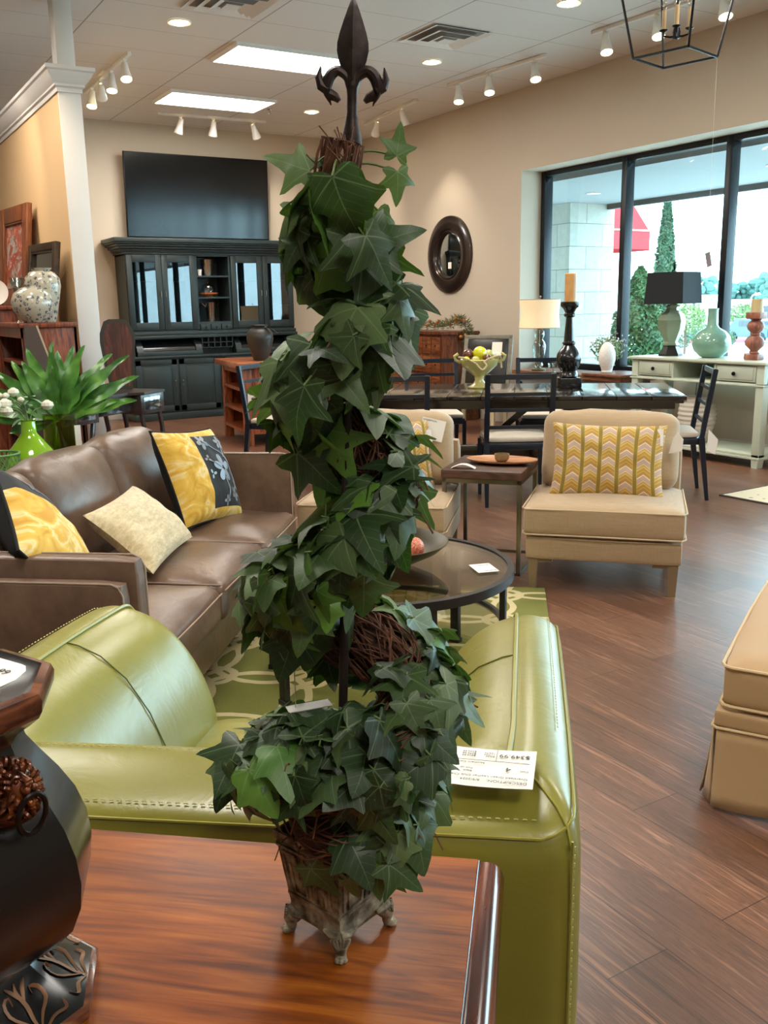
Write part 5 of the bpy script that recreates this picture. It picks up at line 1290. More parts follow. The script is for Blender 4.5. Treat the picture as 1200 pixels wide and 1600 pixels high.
# seams and stitching
def idx(tt_, prof): return min(range(len(prof)), key=lambda k: abs(prof[k][0]-tt_) if prof[k][1] > .7 else 9)
def lift(p, d): return V((p.x, p.y, p.z+d))
jj = 8
armR = [lift(s_[jj], .003) for s_ in sts[1:12]]; armL = [lift(s_[jj], .003) for s_ in sts[-12:-1]]
MB().tube(bez(armR, 40), .0045, 6).build('piping', gpipe, t); MB().tube(bez(armL, 40), .0045, 6).build('piping', gpipe, t)
for sgn, st_ in ((1, sts[12]), (-1, sts[22])): MB().tube([lift(p, .0012) for p in st_[3:9]], .0022, 5).build('mitre_seam', gpipe, t)
mb = MB()
def dashes(path, L=.0075, gap=.0045, r=.0011):
    path = [V(p) for p in path]; acc = 0; on = True; seg = []
    for a, b in zip(path[:-1], path[1:]):
        d = (b-a).length; k = max(1, int(d/.0015))
        for i in range(k):
            q = a.lerp(b, i/k)
            if on: seg.append(q)
            acc += d/k
            if acc > (L if on else gap):
                if on and len(seg) > 1: mb.tube([seg[0], (seg[0]+seg[-1])/2+V((0, 0, .0006)), seg[-1]], r, 4)
                seg = []; acc = 0; on = not on
dashes([lift(s_[5], .0015) for s_ in sts[2:10]]); dashes([lift(s_[5], .0015) for s_ in sts[14:21]]); dashes([lift(s_[5], .0015) for s_ in sts[25:-2]])
dashes([lift(s_[8], .0012)-V((0, .012, 0)) for s_ in sts[15:20]])
dashes([(-.0145, .0145, z) for z in (.70, .06)]); dashes([(-CW+.05, -.0012, z) for z in (.64, .06)])
mb.build('stitching', stitch_m, t)
MB().tube([lift(s_[4], .0) for s_ in sts[2:-2]], .0022, 5).tube([(-.0185, .0095, z) for z in (.71, .4, .06)], .0022, 5).build('welt', gpipe, t)
# dark seams on the inner arm pads
for s_list in (sts[:13], sts[22:][::-1]):
    s_ = s_list[6]; MB().tube([p+(V((0, 0, .0008)))+V((( -.0008 if s_list is sts[:13] else .0008), 0, 0)) for p in s_[8:15]], .0015, 5).build('pad_seam', dseam, t)
GC = Matrix.Translation((.773, .792, 0)) @ Matrix.Rotation(radians(-36.87), 4, 'Z')
# price card on chair
xa = (V((.651, .948, 0))-V((.74, .864, 0))).normalized()
t = thing('price_card', 'white price card with text lying upside down on the green chair', 'price tag', (.74, .864, .7625), 0)
t.rotation_euler = (0, 0, atan2(xa.y, xa.x))
# local x: towards image left, y: towards the camera side (text top)
MB().grid(lambda u, v: (.145*u, -.105*v, .0055-.003*sin(pi*u)+.002*v), 8, 6).grid(lambda u, v: (.145*u, -.105*v, .0050-.003*sin(pi*u)+.002*v), 8, 6, flip=True).build('card', card_m, t)
def tx(s_, size, x, y): text_mesh(s_, size, Matrix.Translation((x, y, .0072)), ink_m, t)
tx('DESCRIPTION:', .0085, .008, -.012); tx('8/9/2024', .0075, .072, -.012); tx('Oversized Green Leather Club Chair', .0072, .008, -.023); tx('Cost', .006, .008, -.044); tx('4', .016, .032, -.050)
tx('Black', .006, .085, -.035); tx('Pick up', .006, .085, -.043); tx('Southern Comfort', .0065, .07, -.060); tx('$349.99', .0135, .008, -.088); tx('8/9/24\n11/7/24\n12/6/24', .005, .058, -.080); tx('$314.99\n$279.99\n$244.99', .006, .085, -.080)
MB().box(.008, .137, -.0665, -.0658, .0066, .0070).box(.055, .0556, -.10, -.067, .0066, .0070).build('ruled_lines', ink_m, t)
# ================================================================== FOREGROUND TABLE
n = N('honey_wood')
co = n.co(scale=(1.2, 14, 6)); a = n.noise(co, 3.2, 6, .6, .8)
co2 = n.co(scale=(.8, 3.6, 2)); b = n.noise(co2, 1.6, 3, .5, 1.6); c2_ = n.noise(n.co(scale=(3, 160, 60)), 2, 3)
rg = n.math('SINE', n.math('MULTIPLY', b, 42))
f = n.math('ADD', n.math('MULTIPLY', a, .8), n.math('MULTIPLY', rg, .055))
dk_ = n.noise(n.co(scale=(.9, 2.2, 1)), 3.5, 3, .6, .5)
c = n.ramp(f, [(.24, '#5a2606'), (.38, '#88430a'), (.50, '#a05512'), (.66, '#b56b1e')])
c = n.mix(n.math('MULTIPLY', n.math('GREATER_THAN', c2_, .62), .35), c, lin('#5a260c'))
c = n.mix(n.ramp(dk_, [(.45, (0, 0, 0, 1)), (.75, (.55, .55, .55, 1))]), c, lin('#5c2810'))
n.P(col=c, rough=n.math('MULTIPLY_ADD', a, .12, .32), spec=.38, coat=.03, coatr=.25); n.bump(f, .12, .002); honey = n.m
t = thing('wooden_table', 'honey brown wooden table in the foreground carrying the ivy topiary', 'table', (.652, .815, 0), -40.4)
# local x: along the back edge to the right ; table spans x -1.35..0 , y -.80..0
MB().box(-1.2, -.030, -.80, 0, .698, .72, .002).build('tabletop', honey, t)
edge = [(-.030, .72), (-.026, .7165), (-.020, .718), (-.010, .716), (-.002, .708), (.002, .697), (-.002, .686), (-.010, .680), (-.012, .672), (-.030, .670)]
mb = MB(); vs = [(x, y, z) for y in (-.80, -.002) for x, z in edge]; k = len(edge)
mb.add(vs, [(i, i+1, k+i+1, k+i) for i in range(k-1)]+[tuple(range(k)), tuple(range(2*k-1, k-1, -1))]); mb.build('moulded_edge', wood('edge_wood', '#3d1708', '#6b3014', '#7d3d1c', axis=1, rough=.16, coat=.8, bs=.03), t, ang=60)
MB().box(-1.16, -.06, -.76, -.03, .58, .698, .003).build('apron', honey, t)
for x in (-1.12, -.09):
    for y in (-.73, -.06): MB().bar((x, y, .66), (x, y, 0), .055, w1=.035, r=.002).build('leg', honey, t)

# ================================================================== TOPIARY
CB = V((.419, .813, .72)); CT = V((.452, .793, 1.664)); AX = (CT-CB).normalized()
ph = radians(-117)
t = thing('ivy_topiary', 'tall spiral ivy topiary with an iron fleur-de-lis finial in a square antique pot', 'topiary', tuple(CB))
TO = -CB
n = N('antique_stone'); nn = n.noise(n.co(), 55, 4); 
n.P(col=n.ramp(nn, [(.35, '#4a4234'), (.52, '#8a806a'), (.7, '#bab298')]), rough=.75, metal=.15); n.bump(nn, .6, .004); stone = n.m
def sq(r, z): return [(r*cos(ph+k*pi/2), r*sin(ph+k*pi/2), z) for k in range(4)]
prof = [(.046, .022), (.053, .022), (.0555, .028), (.053, .036), (.0535, .040), (.066, .115), (.069, .118), (.069, .126), (.064, .126), (.058, .112), (.01, .112)]
mb = MB(); vs = []; 
for r, z in prof: vs += sq(r, z)
mb.add(vs, [(i*4+k, i*4+(k+1) % 4, (i+1)*4+(k+1) % 4, (i+1)*4+k) for i in range(len(prof)-1) for k in range(4)]+[(3, 2, 1, 0)]); mb.build('pot', stone, t, smooth=False)
# relief bars on each side
rel = MB(); rnd = random.Random(2)
pat = [((.08, .1), (.08, .9)), ((.08, .9), (.3, .9)), ((.3, .9), (.3, .45)), ((.18, .1), (.42, .1)), ((.42, .1), (.42, .7)), ((.18, .1), (.18, .7)), ((.42, .9), (.6, .6)), ((.5, .1), (.5, .5)), ((.5, .5), (.68, .75)), ((.6, .1), (.6, .4)), ((.6, .4), (.78, .65)), ((.78, .1), (.78, .65)), ((.7, .9), (.92, .9)), ((.92, .9), (.92, .1)), ((.7, .1), (.7, .3)), ((.85, .75), (.85, .2))]
for k in range(4):
    b0, b1 = V(sq(.0545, .050)[k]), V(sq(.0545, .050)[(k+1) % 4]); t0, t1 = V(sq(.0655, .110)[k]), V(sq(.0655, .110)[(k+1) % 4])
    nrm = ((b1-b0).cross(t0-b0)).normalized(); 
    if nrm.dot(b0) < 0: nrm = -nrm
    P2 = lambda u, v: (b0.lerp(b1, u)).lerp(t0.lerp(t1, u), v)+nrm*.0004
    for (a1, a2) in pat: rel.bar(P2(*a1), P2(*a2), .0032, .0034, up=nrm)
    for v in (0, 1.0): rel.bar(P2(.0, v), P2(1, v), .003, .003, up=nrm)
rel.build('relief', stone, t, smooth=False)
for k in range(4):
    a = ph+k*pi/2; M = Matrix.Rotation(a, 4, 'Z') @ Matrix.Translation((.053, 0, 0)) @ Matrix.Scale(.78, 4) @ Matrix.Translation((-.053, 0, 0))
    ft = MB(M)
    ft.sphere((.049, 0, .026), .012, 12, (1, 1.25, .9)).tube([(.047, 0, .03), (.055, 0, .02), (.053, 0, .010), (.056, 0, .004)], [.011, .010, .0075, .008], 10)
    for s_ in (-1, 1):
        ft.tube([(.053, 0, .036), (.047, s_*.012, .035), (.037, s_*.022, .036)], [.007, .006, .003], 8).sphere((.055, s_*.006, .030), .005, 8)
        ft.sphere((.060, s_*.005, .0045), .0045, 8, (1.5, 1, 1))
    ft.sphere((.062, 0, .0045), .0045, 8, (1.5, 1, 1))
    for j in range(-2, 3): ft.tube([(.058, 0, .018), (.062, j*.003, .026), (.060, j*.0055, .036)], .0018, 5)
    ft.build('foot', stone, t)
MB().lathe([(.002, .112), (.056, .113), (.002, .1135)], 4, ph=ph, cap=False).build('moss_fill', mat('moss', '#3a3020', .9), t)
# pole
def axp(z): return CB+AX*((z-CB.z)/AX.z)
pole_m = mat('pole_brown', '#2a201b', .6, .2)
MB().tube([axp(.82)-CB, axp(1.2)-CB, axp(1.55)-CB], .0048, 10).build('pole', pole_m, t)
# helix
ctl = [(-520, .868, .036, .026), (-450, .872, .056, .034), (-360, .880, .066, .036), (-270, .892, .064, .036), (-180, .918, .074, .036), (-90, .950, .074, .034), (0, .995, .078, .034), (90, 1.045, .066, .036), (180, 1.105, .060, .030), (270, 1.165, .048, .029), (360, 1.215, .042, .027), (450, 1.262, .030, .033), (540, 1.315, .040, .024), (630, 1.355, .032, .022), (720, 1.395, .028, .020), (810, 1.430, .024, .018), (900, 1.462, .020, .018), (940, 1.50, .018, .019), (970, 1.546, .021, .017)]
hr = V((cos(YAW), -sin(YAW), 0)); hf = V((sin(YAW), cos(YAW), 0))
def hel(th):
    for a, b in zip(ctl[:-1], ctl[1:]):
        if th <= b[0]: break
    k = (th-a[0])/(b[0]-a[0]); k2 = k
    z, R_, r = [a[i]*(1-k2)+b[i]*k2 for i in (1, 2, 3)]
    A = radians(th); o = hr*cos(A)+hf*sin(A)
    return axp(z)+o*R_, o, r, z
# smooth the heights
twm = mat('twig', '#4f2f22', .75, col2='#7d5138', nscale=60)
tw = MB(); rnd = random.Random(5)
for i in range(1700):
    th0 = rnd.uniform(-520, 900); span = rnd.uniform(60, 170); ph0 = rnd.uniform(0, 6.28); rr = rnd.uniform(.70, 1.14); tws = rnd.uniform(-2.2, 2.2)
    pts = []
    for j in range(9):
        th = min(970, th0+span*j/8); c_, o, r, z = hel(th); c2, _, _, _ = hel(min(970, th+4)) if th < 966 else hel(th); 
        c1, _, _, _ = hel(max(-520, th-4)); T_ = (c2-c1).normalized(); s_ = T_.cross(o).normalized()
        a = ph0+tws*j/8; q = c_+(o*cos(a)+s_*sin(a))*r*rr*(1+.06*sin(j*2.1+i))
        pts.append(q-CB)
    tw.tube(pts, rnd.uniform(.0005, .0013), 4, cap=False)
for i in range(34):  # spiky loose ends at the top and stray tendrils
    p0 = hel(930+rnd.random()*38)[0]-CB+V((rnd.gauss(0, .008), rnd.gauss(0, .008), 0)); d = V((rnd.gauss(-.15, .4), rnd.gauss(.05, .4), 1)).normalized()
    tw.tube([p0, p0+d*.009, p0+d*.018+V((rnd.gauss(0, .003), 0, 0))], .0006, 4, cap=False)
for i in range(60):
    th = rnd.uniform(-500, 940); c_, o, r, z = hel(th); d = (o+V((0, 0, rnd.uniform(-1, .8)))+V((rnd.gauss(0, .5), rnd.gauss(0, .5), 0))).normalized(); p0 = c_-CB
    tw.tube(bez([p0+d*r*.7, p0+d*(r+.010)+V((0, 0, .006)), p0+d*(r+.018)+V((rnd.gauss(0, .006), rnd.gauss(0, .006), -.008))], 8), .0009, 4, cap=False)
tw.build('twig_bundle', twm, t)
# a dark core so the bundle is dense
co_ = MB(); cp = []; cr_ = []
for k in range(0, 166):
    th = -520+k*10; 
    if th > 966: break
    c_, o, r, z = hel(th); cp.append(c_-CB); cr_.append(r*.80)
co_.tube(cp, cr_, 10).build('twig_core', mat('twig_core', '#3a251c', .9), t)
# ivy leaves
n = N('ivy_leaf'); uv = n.n('ShaderNodeTexCoord').outputs['UV']; s_ = n.n('ShaderNodeSeparateXYZ', {0: uv})
kx = n.math('FLOOR', n.math('DIVIDE', s_.outputs[0], 10)); u = n.math('SUBTRACT', n.math('SUBTRACT', s_.outputs[0], n.math('MULTIPLY', kx, 10)), 5); v = s_.outputs[1]
ang = n.math('ARCTAN2', u, n.math('ADD', v, .0)); rad = n.math('SQRT', n.math('ADD', n.math('MULTIPLY', u, u), n.math('MULTIPLY', v, v)))
pp = n.math('PINGPONG', ang, radians(28)); vein = n.math('LESS_THAN', n.math('MULTIPLY', rad, n.math('SINE', pp)), n.math('SUBTRACT', .015, n.math('MULTIPLY', rad, .013)))
side = n.math('LESS_THAN', n.math('PINGPONG', n.math('SUBTRACT', v, n.math('MULTIPLY', n.math('ABSOLUTE', u), .8)), .085), .006)
sh_ = n.math('DIVIDE', kx, 9)
base = n.ramp(sh_, [(0, '#1d3218'), (.25, '#2d4524'), (.45, '#3f582f'), (.65, '#556c40'), (.8, '#6f8256'), (.88, '#528030'), (.97, '#709c3c')])
blot = n.noise(n.co(), 38, 3)
base = n.mix(n.math('MULTIPLY', blot, .5), base, lin('#5d7a5a'), 'MIX') if False else n.mix(.35, base, n.ramp(blot, [(.3, lin('#3c4c38')), (.7, lin('#8fa184'))]), 'OVERLAY')
c = n.mix(n.math('MULTIPLY', vein, .38), base, lin('#8fa878')); c = n.mix(n.math('MULTIPLY', side, .16), c, lin('#8fae78'))
n.P(col=c, rough=.46, spec=.5); n.bump(n.math('ADD', n.math('MULTIPLY', vein, -.6), n.math('MULTIPLY', blot, .6)), .35, .003)
tl = n.n('ShaderNodeBsdfTranslucent', {'Color': n.mix(.5, c, lin('#7fae3a'))}); mx_ = n.n('ShaderNodeMixShader', {0: .16}); 
n.t.links.new(n.b.outputs[0], mx_.inputs[1]); n.t.links.new(tl.outputs[0], mx_.inputs[2]); n.t.links.new(mx_.outputs[0], n.out.inputs[0])
ivy = n.m
HALF = [(0, .0, 0), (.11, -.11, 0), (.24, -.16, .02), (.37, -.12, .04), (.43, -.02, .08), (.41, .12, .16), (.47, .22, .22), (.59, .33, .30), (.60, .41, .36), (.49, .45, .42), (.36, .50, .50), (.28, .62, .62), (.19, .80, .80), (.08, .94, .94), (0, 1.0, 1.0)]
HALF2 = [(0, .0, 0), (.10, -.12, 0), (.22, -.20, .02), (.40, -.20, .04), (.41, -.08, .08), (.34, .08, .16), (.42, .18, .22), (.64, .34, .30), (.70, .44, .36), (.50, .43, .42), (.27, .45, .50), (.20, .60, .62), (.14, .80, .80), (.06, .96, .96), (0, 1.04, 1.04)]
def ivy_leaf(mb, p, d, nrm, L, shade, rnd, fold=None):
    HF = HALF2 if rnd.random() < .6 else HALF
    d = V(d).normalized(); nrm = V(nrm); nrm = (nrm-d*nrm.dot(d)).normalized(); s_ = d.cross(nrm)
    cx_, cy_ = rnd.uniform(.2, .8), rnd.uniform(.15, .9); wv = rnd.uniform(0, 6.28); wid = rnd.uniform(.85, 1.1); skew = rnd.uniform(-.12, .12)
    def P3(x, y): 
        zz = -cx_*x*x-cy_*.5*y*y+.10*abs(x)+.035*sin(7*x+wv)*abs(x)+.03*sin(6*y+wv)
        return p+s_*((x*wid+skew*y*y)*L)+d*(y*L)+nrm*(zz*L)
    vs = []; uv = []; fs = []
    def add(x, y): vs.append(P3(x, y)); uv.append((5+10*shade+x, y)); return len(vs)-1
    for sg in (1, -1):
        rows = []
        for (x, y, m) in HF:
            rows.append([add(0, m), add(sg*x*.5, m+(y-m)*.5), add(sg*x, y)])
        for a, b in zip(rows[:-1], rows[1:]):
            for j in (0, 1):
                q = (a[j], a[j+1], b[j+1], b[j]); fs.append(q if sg > 0 else q[::-1])
    mb.add(vs, fs, uv)
lv = MB(); pet = MB(); rnd = random.Random(21)
camv = V((0, 0, 1.4))
def density(th, a_out, z):
    d = 1.0
    if 45 < th < 130: d = .35
    if th > 950: d = 0
    if th > 915: d = .35
    if 150 < th < 175: d = .6
    return d

# how wide the leafy column is at each height, left and right of its pole (metres), and where bare twigs show
WR = [(1.60, .03), (1.56, .036), (1.538, .05), (1.503, .063), (1.469, .072), (1.434, .066), (1.386, .066), (1.349, .058), (1.312, .061), (1.274, .082), (1.229, .076), (1.196, .07), (1.163, .066), (1.129, .057), (1.102, .052), (1.083, .1), (1.044, .128), (.986, .142), (.95, .130), (.913, .125), (.875, .113), (.837, .089), (.806, .076), (.774, .06), (.70, .0)]
WL = [(1.60, .02), (1.561, .029), (1.545, .053), (1.511, .056), (1.477, .059), (1.448, .058), (1.406, .062), (1.376, .071), (1.327, .081), (1.302, .095), (1.27, .075), (1.237, .055), (1.199, .107), (1.173, .115), (1.132, .116), (1.091, .114), (1.062, .096), (1.037, .05), (.99, .082), (.962, .103), (.932, .127), (.902, .133), (.88, .141), (.841, .132), (.809, .107), (.773, .090), (.761, .05), (.70, .0)]
def wid(tab, z):
    for a, b in zip(tab[:-1], tab[1:]):
        if z >= b[0]: k = (z-b[0])/(a[0]-b[0]); return b[1]+(a[1]-b[1])*min(1, k)
    return 0
BARE = [(.010, .085, 1.035, 1.088), (-.006, .045, 1.225, 1.295), (-.095, .014, .802, .884), (-.062, -.034, 1.30, 1.36), (-.036, .046, 1.492, 1.62), (-.09, -.004, .99, 1.042), (.012, .05, .99, 1.02)]
def fits(q, d, L):
    for w in (-.15, .25, .62):
        p = q+d*L*w; ap = axp(p.z); fr_ = (ap-p).dot(hf); s_ = (p-ap).dot(hr); zz = p.z-.42*fr_
        if fr_ < -.06 and abs(s_) < .1: continue
        if s_ > wid(WR, zz)-(.004 if w < .5 else -.008) or -s_ > wid(WL, zz)-(.004 if w < .5 else -.008): return False
        for (a, b, c, e) in BARE:
            if a < s_ < b and c < zz < e: return False
        if w == .62 and zz < .782: return False
    return True
count = 0; tries = 0; placed = []
def too_close(q, L):
    for (p, l) in placed:
        if (p-q).length < .40*(l+L)/2: return True
    return False
while count < 560 and tries < 30000:
    tries += 1
    th = -500+1440*(rnd.random()**1.12)
    c_, o, r, z = hel(th)
    if rnd.random() > density(th, 0, z): continue
    c2 = hel(min(970, th+4))[0]; T_ = (c2-hel(max(-520, th-4))[0]).normalized(); s_ = T_.cross(o).normalized()
    if s_.z < 0: s_ = -s_
    a = rnd.gauss(.25, 1.05); n_ = (o*cos(a)+s_*sin(a)).normalized()
    view = (camv-c_).normalized()
    if n_.dot(o) < -.35 and n_.dot(view) < .2: continue
    L = rnd.uniform(.036, .056)*(1.22 if z > 1.15 else 1.0)
    if rnd.random() < .14: L *= .65
    q = c_+n_*(r+rnd.uniform(.004, .020))
    if too_close(q, L): continue
    if not fits(q, d, L): continue
    placed.append((q, L))
    nn_ = (n_+V((0, 0, .55))+V((rnd.gauss(0, .48), rnd.gauss(0, .48), rnd.gauss(0, .32)))).normalized()
    tang = V((rnd.gauss(0, .6), rnd.gauss(0, .6), -1)); d = tang-nn_*tang.dot(nn_); d.normalize()
    sh = int(min(9, max(0, rnd.gauss(3.8, 2.3)))); 
    if rnd.random() < .09: sh = rnd.choice((7, 8, 9))
    ivy_leaf(lv, q-d*L*.35-CB, d, nn_, L*1.05, sh, rnd)
    b0 = q-d*L*.35-CB; pet.tube([b0+nn_*.001, b0-d*.006-nn_*.003, c_+n_*r*.8-CB], .0009, 4, cap=False)
    count += 1
# larger showpiece leaves and stray sprigs placed on the sprays seen around the outline
def spray(th, out, up, side, L, sh, dd=(0, 0, -1), face=.8, force=False):
    c_, o, r, z = hel(th); q = c_+hr*side+V((0, 0, up))-hf*out
    nn_ = (-(hf)*face+hr*.3*(1 if side > 0 else -1)+V((0, 0, .45))).normalized(); d = V(dd[0]*hr+V((0, 0, dd[2]))) if not isinstance(dd, V) else dd
    L *= .82
    if not force and not fits(q+d.normalized()*L*.3, d.normalized(), L*.8): return
    ivy_leaf(lv, q-CB, d, nn_, L, sh, rnd); pet.tube(bez([c_-CB, (c_+q)/2-CB+V((0, 0, .006)), q-CB], 8), .0010, 4, cap=False)
for args in ((990, .03, -.005, .022, .062, 2, (.6, 0, -.5)), (960, .045, -.02, -.005, .066, 2, (.3, 0, -1)), (930, .045, -.03, .03, .062, 3, (.5, 0, -.7)), (985, .0, .0, -.035, .045, 7, (-.7, 0, .3)), (990, .0, -.02, -.045, .05, 7, (-.8, 0, -.4)),
             (1010, .0, .012, .045, .03, 4, (.3, 0, 1)), (1005, .01, .01, .05, .03, 5, (.1, 0, -1)), (900, .02, -.0, -.055, .05, 4, (-.2, 0, 1)), (905, .02, -.025, -.06, .04, 2, (-.4, 0, .8)), (860, .03, .0, .045, .045, 5, (.3, 0, -.9)), (870, .05, .01, .02, .068, 4, (.2, 0, -1)),
             (720, .05, -.02, .02, .070, 5, (.8, 0, -.25)), (700, .05, -.01, -.01, .066, 3, (-.2, 0, -1)), (660, .05, .0, -.04, .060, 6, (-.6, 0, -.5)), (560, .02, -.03, -.055, .050, 3, (-.9, 0, -.2)), (545, .02, -.05, -.05, .055, 4, (-.5, 0, -.8)), (520, .02, -.07, -.04, .05, 2, (-.2, 0, -1)),
             (620, .055, -.01, .012, .062, 8, (.1, 0, -1)), (600, .055, -.01, -.02, .066, 2, (-.3, 0, -1)), (400, .03, -.0, .05, .052, 5, (.5, 0, .1)), (390, .03, -.03, .045, .050, 6, (.2, 0, -1)), (370, .02, -.04, .04, .055, 6, (0, 0, -1)), (285, .045, .02, -.01, .060, 6, (-.5, 0, -.6)), (300, .045, .0, .02, .050, 5, (.5, 0, -.6)),
             (185, .03, .02, -.05, .040, 8, (-.3, 0, 1)), (200, .04, .0, -.02, .068, 4, (.3, 0, -1)), (5, .0, -.02, .03, .036, 8, (.8, 0, .5)), (2, .0, -.03, .025, .030, 9, (.4, 0, -.9)), (-40, .04, -.03, .0, .062, 3, (-.6, 0, -.6)), (-50, .05, -.04, -.02, .060, 4, (.5, 0, -.8)), (-185, .0, -.01, -.03, .045, 4, (-.5, 0, .7)), (-200, .0, -.03, -.03, .044, 4, (-.2, 0, -1)),
             (-195, .02, -.06, -.035, .026, 8, (1, 0, -.2)), (-440, .03, -.012, -.03, .052, 3, (-1, 0, .1)), (-450, .045, -.010, .0, .058, 3, (.2, 0, -1)), (-430, .045, -.01, .03, .056, 4, (.7, 0, -.6)), (-425, .04, .0, .012, .034, 9, (.1, 0, -1)), (-370, .02, -.02, .02, .05, 5, (.2, 0, -1)), (-350, .01, -.03, .03, .044, 6, (.5, 0, -.8)), (-120, .05, -.01, .0, .062, 4, (-.4, 0, -.9)), (-140, .05, -.02, .01, .050, 7, (.2, 0, -1))):
    spray(*args)
for args in ((962, .0, -.012, -.028, .055, 7, (-.8, 0, .3)), (955, .0, -.034, -.030, .055, 7, (-.7, 0, -.45)), (950, .01, -.05, -.03, .05, 3, (-.6, 0, -.8)), (960, -.01, .004, .052, .036, 5, (.25, 0, 1)), (955, -.01, -.002, .054, .036, 6, (.15, 0, -1)), (945, -.01, -.02, .038, .04, 5, (.1, 0, -1)), (940, .02, -.045, .028, .068, 2, (.9, 0, .25)), (905, .03, -.03, .03, .066, 3, (.7, 0, -.6))):
    spray(*args, force=True)
lv.build('ivy_leaves', ivy, t, uv=True, ang=80)
pet.build('leaf_stalks', mat('stalk_green', '#5d7338', .6), t)
# finial (fleur-de-lis)
n = N('cast_iron'); nn = n.noise(n.co(), 90, 4); n.P(col=n.ramp(nn, [(.3, '#231b19'), (.7, '#453833')]), rough=.48, metal=.55); n.bump(nn, .35, .002); iron = n.m
FO = axp(1.547); sc = 1/1725
# local frame of the ornament: x to image right, y to camera, z up
fz = AX; fx_ = (hr-fz*hr.dot(fz)).normalized(); fy_ = fz.cross(fx_)
FM = Matrix(((fx_.x, fy_.x, fz.x, 0), (fx_.y, fy_.y, fz.y, 0), (fx_.z, fy_.z, fz.z, 0), (0, 0, 0, 1)))
FM = Matrix.Translation(FO-CB) @ FM
fin = thing_part = None
fm_ = MB(FM)
def Z(ypx): return (221-ypx)*sc*1.0
st = [(8, 1.5), (14, 5), (24, 9), (40, 15), (58, 21), (72, 24.5), (84, 25), (98, 22), (112, 17), (122, 13), (130, 10)]
vs = []
for y, w in st:
    z = Z(y); W_ = w*sc; th = .0075*(w/25)**.6+.001; vs += [(-W_, 0, z), (-W_*.5, -th*.6, z), (0, -th*1.15, z), (W_*.5, -th*.6, z), (W_, 0, z), (W_*.5, th*.6, z), (0, th*1.15, z), (-W_*.5, th*.6, z)]
fm_.add(vs, [(i*8+k, i*8+(k+1) % 8, (i+1)*8+(k+1) % 8, (i+1)*8+k) for i in range(len(st)-1) for k in range(8)]+[tuple(range(8)), tuple(range(len(vs)-1, len(vs)-9, -1))])
fm_.lathe([(9.5*sc, Z(135)), (8*sc, Z(150)), (8.5*sc, Z(175)), (11*sc, Z(190)), (16*sc, Z(212)), (16.5*sc, Z(221)), (14*sc, Z(225))], 16)
fm_.tube([(0, 0, Z(136)), (0, 0, Z(118))], 10*sc, 10)
for s_ in (-1, 1):
    c0 = [(3, 138), (8, 122), (22, 113), (34, 120), (40, 134), (39, 148), (33, 164)]
    fm_.tube(bez([(s_*x*sc, 0, Z(y)) for x, y in c0], 26), [q*sc for q in [7, 7.3, 7.6, 7.9, 8.2, 8.5, 9, 9.2, 9.5, 9.7, 10, 10.3, 10.5, 10.7, 10.7, 10.5, 10, 9.5, 8.5, 7.5, 6.5, 5, 3.5, 2, 1][:len(bez([(0, 0, i) for i in range(7)], 26))]], 10, flat=.8)
    fm_.tube([(s_*38*sc, 0, Z(142)), (s_*49*sc, 0, Z(136)), (s_*53*sc, 0, Z(124)), (s_*50*sc, 0, Z(107))], [8.5*sc, 8*sc, 6*sc, 1*sc], 10)
    fm_.tube([(s_*36*sc, 0, Z(148)), (s_*26*sc, 0, Z(152)), (s_*20*sc, 0, Z(158))], [9*sc, 7*sc, 4*sc], 10)
fm_.build('finial', iron, t, ang=30)
pt_t = thing('price_tag', 'small white tag behind the lower ivy ring over the green chair seat', 'price tag', tuple(axp(.965)-hr*.035+hf*.05), -10)
MB().box(-.03, .02, -.009, .009, 0, .001).build('card', card_m, pt_t)
MB().tube([(-.02, 0, .0), (-.02, -.0, .06), (-.01, -.01, .12)], .0006, 4).build('thread', MATS['thread'], pt_t)

# ================================================================== URN
UC = V((.057, .902, .72)); ur = thing('urn', 'glossy black octagonal urn with lion-head ring handle at the left edge', 'urn', tuple(UC))
n = N('urn_black'); n.P(col=n.mix(n.noise(n.co(), 4, 3), lin('#0b0d0f'), lin('#131314')), rough=.22, coat=.3, coatr=.25); ub = n.m
pu = atan2(-.333, .943)+pi/8  # a face looks along this angle minus pi/8
pfoot = [(.100, .0), (.116, .0), (.119, .004), (.119, .012), (.113, .015), (.100, .022), (.078, .038), (.062, .052), (.054, .060)]
pbody = [(.054, .058), (.064, .063), (.090, .078), (.110, .098), (.121, .124), (.124, .150), (.121, .178), (.112, .206), (.098, .232), (.082, .256), (.070, .275), (.066, .29)]
plip = [(.066, .288), (.074, .300), (.088, .310), (.098, .318), (.102, .325), (.103, .335), (.100, .342), (.092, .344), (.084, .340), (.02, .336), (.001, .336)]
MB().lathe(pbody, 8, ph=pu, cap=False).build('body', ub, ur, ang=30)
fo = MB().lathe(pfoot[4:], 8, ph=pu, cap=False).build('foot', ub, ur, ang=30)
cop = wood('copper_trim', '#2a1209', '#6f3b20', '#9a5e38', axis=0, rough=.25, coat=.4)
MB().lathe(pfoot[:5], 8, ph=pu).build('foot_trim', cop, ur, ang=30)
MB().lathe(plip[:8], 8, ph=pu, cap=False).build('lip_rim', cop, ur, ang=30); MB().lathe(plip[7:], 8, ph=pu, cap=False).build('lid_top', ub, ur, ang=30)
gold = mat('gold_paint', '#8a6446', .45, .3)
